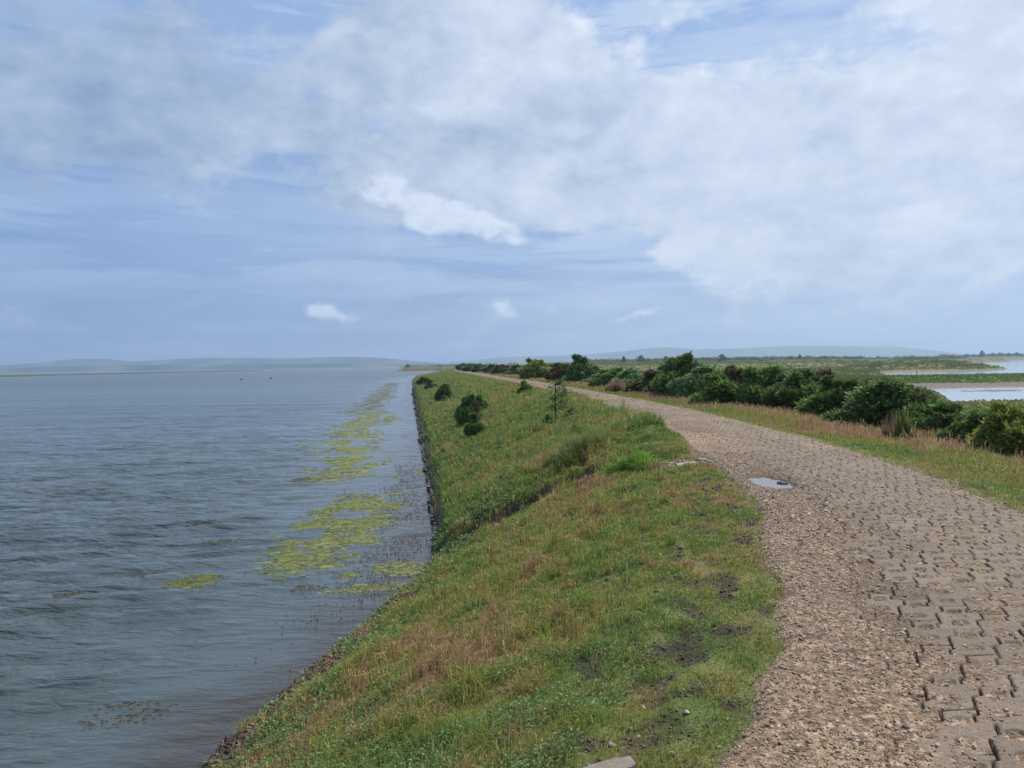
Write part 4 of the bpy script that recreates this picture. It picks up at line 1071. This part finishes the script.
# ------------------------------------------------------------------ haze
bx = [(-9500, -300, -3.0), (9500, -300, -3.0), (9500, 8200, -3.0), (-9500, 8200, -3.0)]
bv = np.array(bx + [(a, b, 190.0) for a, b, c in bx])
m, nt = mat('haze_air'); pv_ = nd(nt, 'ShaderNodeVolumePrincipled'); pv_.inputs['Color'].default_value = (.47, .60, .80, 1); pv_.inputs['Density'].default_value = 2.3e-4
pv_.inputs['Anisotropy'].default_value = .3
o = nd(nt, 'ShaderNodeOutputMaterial'); nt.links.new(pv_.outputs[0], o.inputs['Volume'])
fl = np.array([3, 2, 1, 0, 4, 5, 6, 7, 0, 1, 5, 4, 1, 2, 6, 5, 2, 3, 7, 6, 3, 0, 4, 7])
haze = link('haze', mesh_np('haze', bv, fl, np.arange(6) * 4, None, [m])); tag(haze, 'pale sea haze', kind='stuff')

# ------------------------------------------------------------------ sky
SUN_EL, SUN_AZ = R(52), R(48)        # azimuth to the right of the view
w = bpy.data.worlds.new('World'); S.world = w; w.use_nodes = True
nt = w.node_tree; nt.nodes.clear(); L = nt.links.new
sky = nd(nt, 'ShaderNodeTexSky', sky_type='NISHITA', sun_disc=False); sky.sun_elevation = SUN_EL; sky.sun_rotation = SUN_AZ
sky.air_density = 1.2; sky.dust_density = 2.0; sky.ozone_density = 1.5
tc = nd(nt, 'ShaderNodeTexCoord'); sep = nd(nt, 'ShaderNodeSeparateXYZ'); L(tc.outputs['Generated'], sep.inputs[0])
def M(op, a, b=None, c=None, clamp=False):
    n = nd(nt, 'ShaderNodeMath', operation=op); n.use_clamp = clamp
    for i, v in enumerate((a, b, c)):
        if v is None: continue
        if isinstance(v, (int, float)): n.inputs[i].default_value = v
        else: L(v, n.inputs[i])
    return n.outputs[0]
az = M('ARCTAN2', sep.outputs[0], sep.outputs[1]); el = M('ARCSINE', sep.outputs[2])
def comb(a, b, c=0.0):
    n = nd(nt, 'ShaderNodeCombineXYZ')
    for i, v in enumerate((a, b, c)):
        if isinstance(v, (int, float)): n.inputs[i].default_value = v
        else: L(v, n.inputs[i])
    return n.outputs[0]
def tex(vec, scale, det=6, rough=.55, dist=0.0, w_=0.0):
    n = nd(nt, 'ShaderNodeTexNoise', noise_dimensions='4D'); n.inputs['W'].default_value = w_
    n.inputs['Scale'].default_value = scale; n.inputs['Detail'].default_value = det; n.inputs['Roughness'].default_value = rough; n.inputs['Distortion'].default_value = dist
    L(vec, n.inputs['Vector']); return n.outputs['Fac']
def mr(v, a, b, c=0.0, d=1.0, smooth=True):
    n = nd(nt, 'ShaderNodeMapRange'); n.interpolation_type = 'SMOOTHSTEP' if smooth else 'LINEAR'
    n.inputs[1].default_value = a; n.inputs[2].default_value = b; n.inputs[3].default_value = c; n.inputs[4].default_value = d; L(v, n.inputs[0]); return n.outputs[0]
def mixc(f, a, b):
    n = nd(nt, 'ShaderNodeMix', data_type='RGBA')
    if isinstance(f, (int, float)): n.inputs[0].default_value = f
    else: L(f, n.inputs[0])
    for i, v in ((6, a), (7, b)):
        if isinstance(v, tuple): n.inputs[i].default_value = (*v, 1)
        else: L(v, n.inputs[i])
    return n.outputs[2]
elp = M('MAXIMUM', sep.outputs[2], 0.0)
den = M('ADD', elp, .10)
q = comb(M('DIVIDE', sep.outputs[0], den), M('DIVIDE', sep.outputs[1], den))     # flat cloud deck seen in perspective
ae = comb(az, M('MULTIPLY', el, 1.55))
warp = comb(M('MULTIPLY', M('SUBTRACT', tex(ae, 5, 4, .55, 0, 3.0), .5), .16), M('MULTIPLY', M('SUBTRACT', tex(ae, 6, 4, .55, 0, 9.0), .5), .10))
vadd = nd(nt, 'ShaderNodeVectorMath', operation='ADD'); L(comb(az, el), vadd.inputs[0]); L(warp, vadd.inputs[1]); AW = vadd.outputs[0]
def blob(px, py, rx, ry, amp=1.0, vec=None):
    a0 = math.atan((px - 512) / F); e0 = math.atan((364.5 - py) / F * math.cos(a0))
    s = nd(nt, 'ShaderNodeVectorMath', operation='SUBTRACT'); L(vec if vec is not None else AW, s.inputs[0]); s.inputs[1].default_value = (a0, e0, 0)
    m_ = nd(nt, 'ShaderNodeVectorMath', operation='MULTIPLY'); L(s.outputs[0], m_.inputs[0]); m_.inputs[1].default_value = (F / rx, F / ry, 0)
    d = nd(nt, 'ShaderNodeVectorMath', operation='DOT_PRODUCT'); L(m_.outputs[0], d.inputs[0]); L(m_.outputs[0], d.inputs[1])
    return M('MULTIPLY', M('EXPONENT', M('MULTIPLY', d.outputs['Value'], -1.0)), amp)
def total(lst):
    s = lst[0]
    for v in lst[1:]: s = M('ADD', s, v)
    return s
K = 10.0     # Background strength is 0.1
def k3(r, g, b): return (r * K, g * K, b * K)
# clear blue between clouds: Nishita, paled
base = mixc(.78, sky.outputs[0], k3(.150, .300, .63))
# pale humid air low down
base = mixc(M('MULTIPLY', M('EXPONENT', M('MULTIPLY', elp, -7.0)), .85), base, mixc(mr(az, -.5, .45), k3(.135, .225, .405), k3(.35, .465, .655)))
# thin high veil
veil = mr(tex(q, .55, 7, .58, .6, 1.0), .38, .62)
st1 = mr(tex(comb(M('MULTIPLY', az, 1.0), M('MULTIPLY', el, 8.0)), 4.0, 7, .6, .5, 2.0), .40, .60)
st2 = mr(tex(comb(M('MULTIPLY', az, 1.0), M('MULTIPLY', el, 14.0)), 2.6, 5, .55, .4, 7.0), .36, .60)
lowm = mr(el, .05, .13)                                  # the lowest band is even
streak = M('MULTIPLY', M('MAXIMUM', st1, M('MULTIPLY', st2, .8)), lowm)
vf = M('MAXIMUM', M('MULTIPLY', veil, .55), streak)
vf = M('ADD', M('MULTIPLY', vf, .92), M('MULTIPLY', M('SUBTRACT', 1.0, lowm), .40), None, True)
base = mixc(vf, base, mixc(mr(az, -.55, .35), k3(.325, .445, .66), k3(.47, .58, .755)))
# main cloud masses
dens = total([blob(540, 80, 220, 90, .60), blob(780, 160, 260, 100, .60), blob(960, 40, 120, 90, .60), blob(470, 30, 120, 60, .42), blob(880, 235, 220, 40, .42), blob(560, 175, 170, 40, .30),
              blob(110, 70, 220, 90, .55), blob(60, 130, 120, 50, .30), blob(230, 130, 130, 26, .32), blob(385, 195, 66, 34, .42), blob(740, 245, 70, 22, .50), blob(1000, 190, 120, 110, .40), blob(230, 195, 60, 22, .2),
              blob(705, 60, 70, 24, -.62), blob(862, 64, 80, 28, -.60), blob(620, 14, 50, 30, -.45), blob(840, 20, 60, 25, -.30), blob(600, 252, 90, 16, -.40), blob(250, 222, 130, 16, -.4), blob(330, 10, 60, 20, -.3), blob(540, 190, 40, 8, -.3)])
n1 = tex(ae, 5.5, 8, .60, .25, 5.0); n2 = tex(ae, 15.0, 7, .62, .3, 6.0); n3 = tex(ae, 42.0, 5, .62, .3, 2.5)
dd = M('ADD', dens, total([M('MULTIPLY', M('SUBTRACT', n1, .5), 1.9), M('MULTIPLY', M('SUBTRACT', n2, .5), 1.0), M('MULTIPLY', M('SUBTRACT', n3, .5), .22)]))
# above the frame the deck goes on
dd = M('ADD', dd, M('MULTIPLY', mr(el, .42, .8), .30))
alpha = mr(dd, .16, .58)
# light and grey sides: thick middles greyer, edges and tops bright; whiter towards the sun on the right
lit = total([M('MULTIPLY', M('SUBTRACT', n2, .5), 1.9), M('MULTIPLY', M('SUBTRACT', n3, .5), .5), M('MULTIPLY', M('SUBTRACT', tex(comb(az, M('MULTIPLY', el, 2.3)), 6.5, 7, .6, .3, 8.0), .5), 2.5), mr(az, -.55, .25, -.22, .08, False),
             M('MULTIPLY', mr(dd, .35, 1.0), -.16),
             blob(540, 45, 120, 45, .36), blob(700, 25, 60, 30, .34), blob(980, 22, 80, 50, .45), blob(860, 120, 200, 30, .14), blob(390, 185, 50, 26, .30), blob(740, 252, 60, 18, .34), blob(460, 105, 55, 12, .34), blob(850, 205, 130, 22, .26), blob(480, 185, 60, 14, .15), blob(600, 160, 120, 30, -.12), blob(900, 95, 90, 20, .15)])
ccol = mixc(mr(lit, -.75, .80, 0, 1, False), mixc(mr(az, -.45, .25), k3(.215, .31, .475), k3(.37, .46, .61)), mixc(mr(az, -.55, .1), k3(.50, .59, .735), k3(.72, .78, .87)))
comp = mixc(M('MULTIPLY', alpha, .90), base, ccol)
# separate cumulus: one lit heap in the middle, small ones low over the sea
cu = total([blob(468, 229, 40, 17, 1.15), blob(440, 221, 30, 18, .9), blob(498, 238, 26, 11, .8), blob(418, 232, 26, 12, .5), blob(392, 186, 34, 20, .95), blob(362, 196, 28, 12, .6), blob(420, 205, 30, 16, .7), blob(510, 243, 22, 8, .6), blob(725, 252, 46, 13, .7),
            blob(338, 311, 26, 10, 1.0), blob(325, 303, 15, 8, .7), blob(523, 313, 22, 12, .95), blob(514, 303, 14, 8, .6), blob(637, 318, 32, 9, .95), blob(612, 321, 20, 5, .4), blob(3, 308, 18, 13, .8), blob(6, 265, 16, 9, .5), blob(730, 323, 50, 5, .40), blob(850, 274, 22, 6, .5)])
cun = total([cu, M('MULTIPLY', M('SUBTRACT', n2, .5), 1.1), M('MULTIPLY', M('SUBTRACT', n3, .5), 1.1)])
cua = M('MULTIPLY', mr(cun, .30, 1.25), mr(cu, .05, .40))
culit = M('ADD', M('MULTIPLY', M('SUBTRACT', n3, .5), 1.6), total([mr(cu, .35, 1.1, -.2, .35), blob(342, 317, 30, 7, -.55), blob(530, 321, 26, 7, -.5), blob(640, 324, 34, 5, -.45), blob(470, 246, 60, 8, -.4), blob(5, 316, 20, 7, -.5)]))
comp = mixc(M('MULTIPLY', cua, .80), comp, mixc(mr(culit, -.4, .45), k3(.37, .47, .64), k3(.68, .755, .865)))
# below the horizon: ground bounce only
bg = nd(nt, 'ShaderNodeBackground'); bg.inputs['Strength'].default_value = .1; L(comp, bg.inputs['Color'])
wo = nd(nt, 'ShaderNodeOutputWorld'); L(bg.outputs[0], wo.inputs['Surface'])

sun = bpy.data.lights.new('sun', 'SUN'); sun.energy = 4.3; sun.angle = R(5); sun.color = (1, .955, .89)
so = bpy.data.objects.new('sun', sun); COL.objects.link(so)
dv = Vector((math.sin(SUN_AZ) * math.cos(SUN_EL), math.cos(SUN_AZ) * math.cos(SUN_EL), math.sin(SUN_EL)))
so.rotation_euler = dv.to_track_quat('Z', 'Y').to_euler(); so.location = dv * 60

# ------------------------------------------------------------------ camera
cam = bpy.data.cameras.new('camera'); co = bpy.data.objects.new('camera', cam); COL.objects.link(co)
cam.sensor_width = 36; cam.lens = 36 * F / 1024; cam.clip_start = .05; cam.clip_end = 60000
pitch = -math.atan(19.6 / F); roll = math.atan(.0147)
fw = Vector((0, math.cos(pitch), math.sin(pitch))); rt = Vector((1, 0, 0)); up = rt.cross(fw)
q_ = Matrix.Rotation(-roll if False else roll, 3, fw)
rt2 = q_ @ rt; up2 = q_ @ up
mm = Matrix((rt2, up2, -fw)).transposed().to_4x4(); mm.translation = Vector((0, 0, EYE)); co.matrix_world = mm
S.camera = co

S.render.engine = 'CYCLES'; S.cycles.use_denoising = True; S.cycles.max_bounces = 5; S.cycles.diffuse_bounces = 2; S.cycles.glossy_bounces = 3
S.cycles.transmission_bounces = 3; S.cycles.volume_bounces = 1; S.cycles.caustics_reflective = False; S.cycles.caustics_refractive = False
S.cycles.use_adaptive_sampling = True; S.cycles.adaptive_threshold = .01
S.view_settings.view_transform = 'Standard'; S.view_settings.look = 'None'; S.view_settings.exposure = 0.22; S.view_settings.gamma = 1
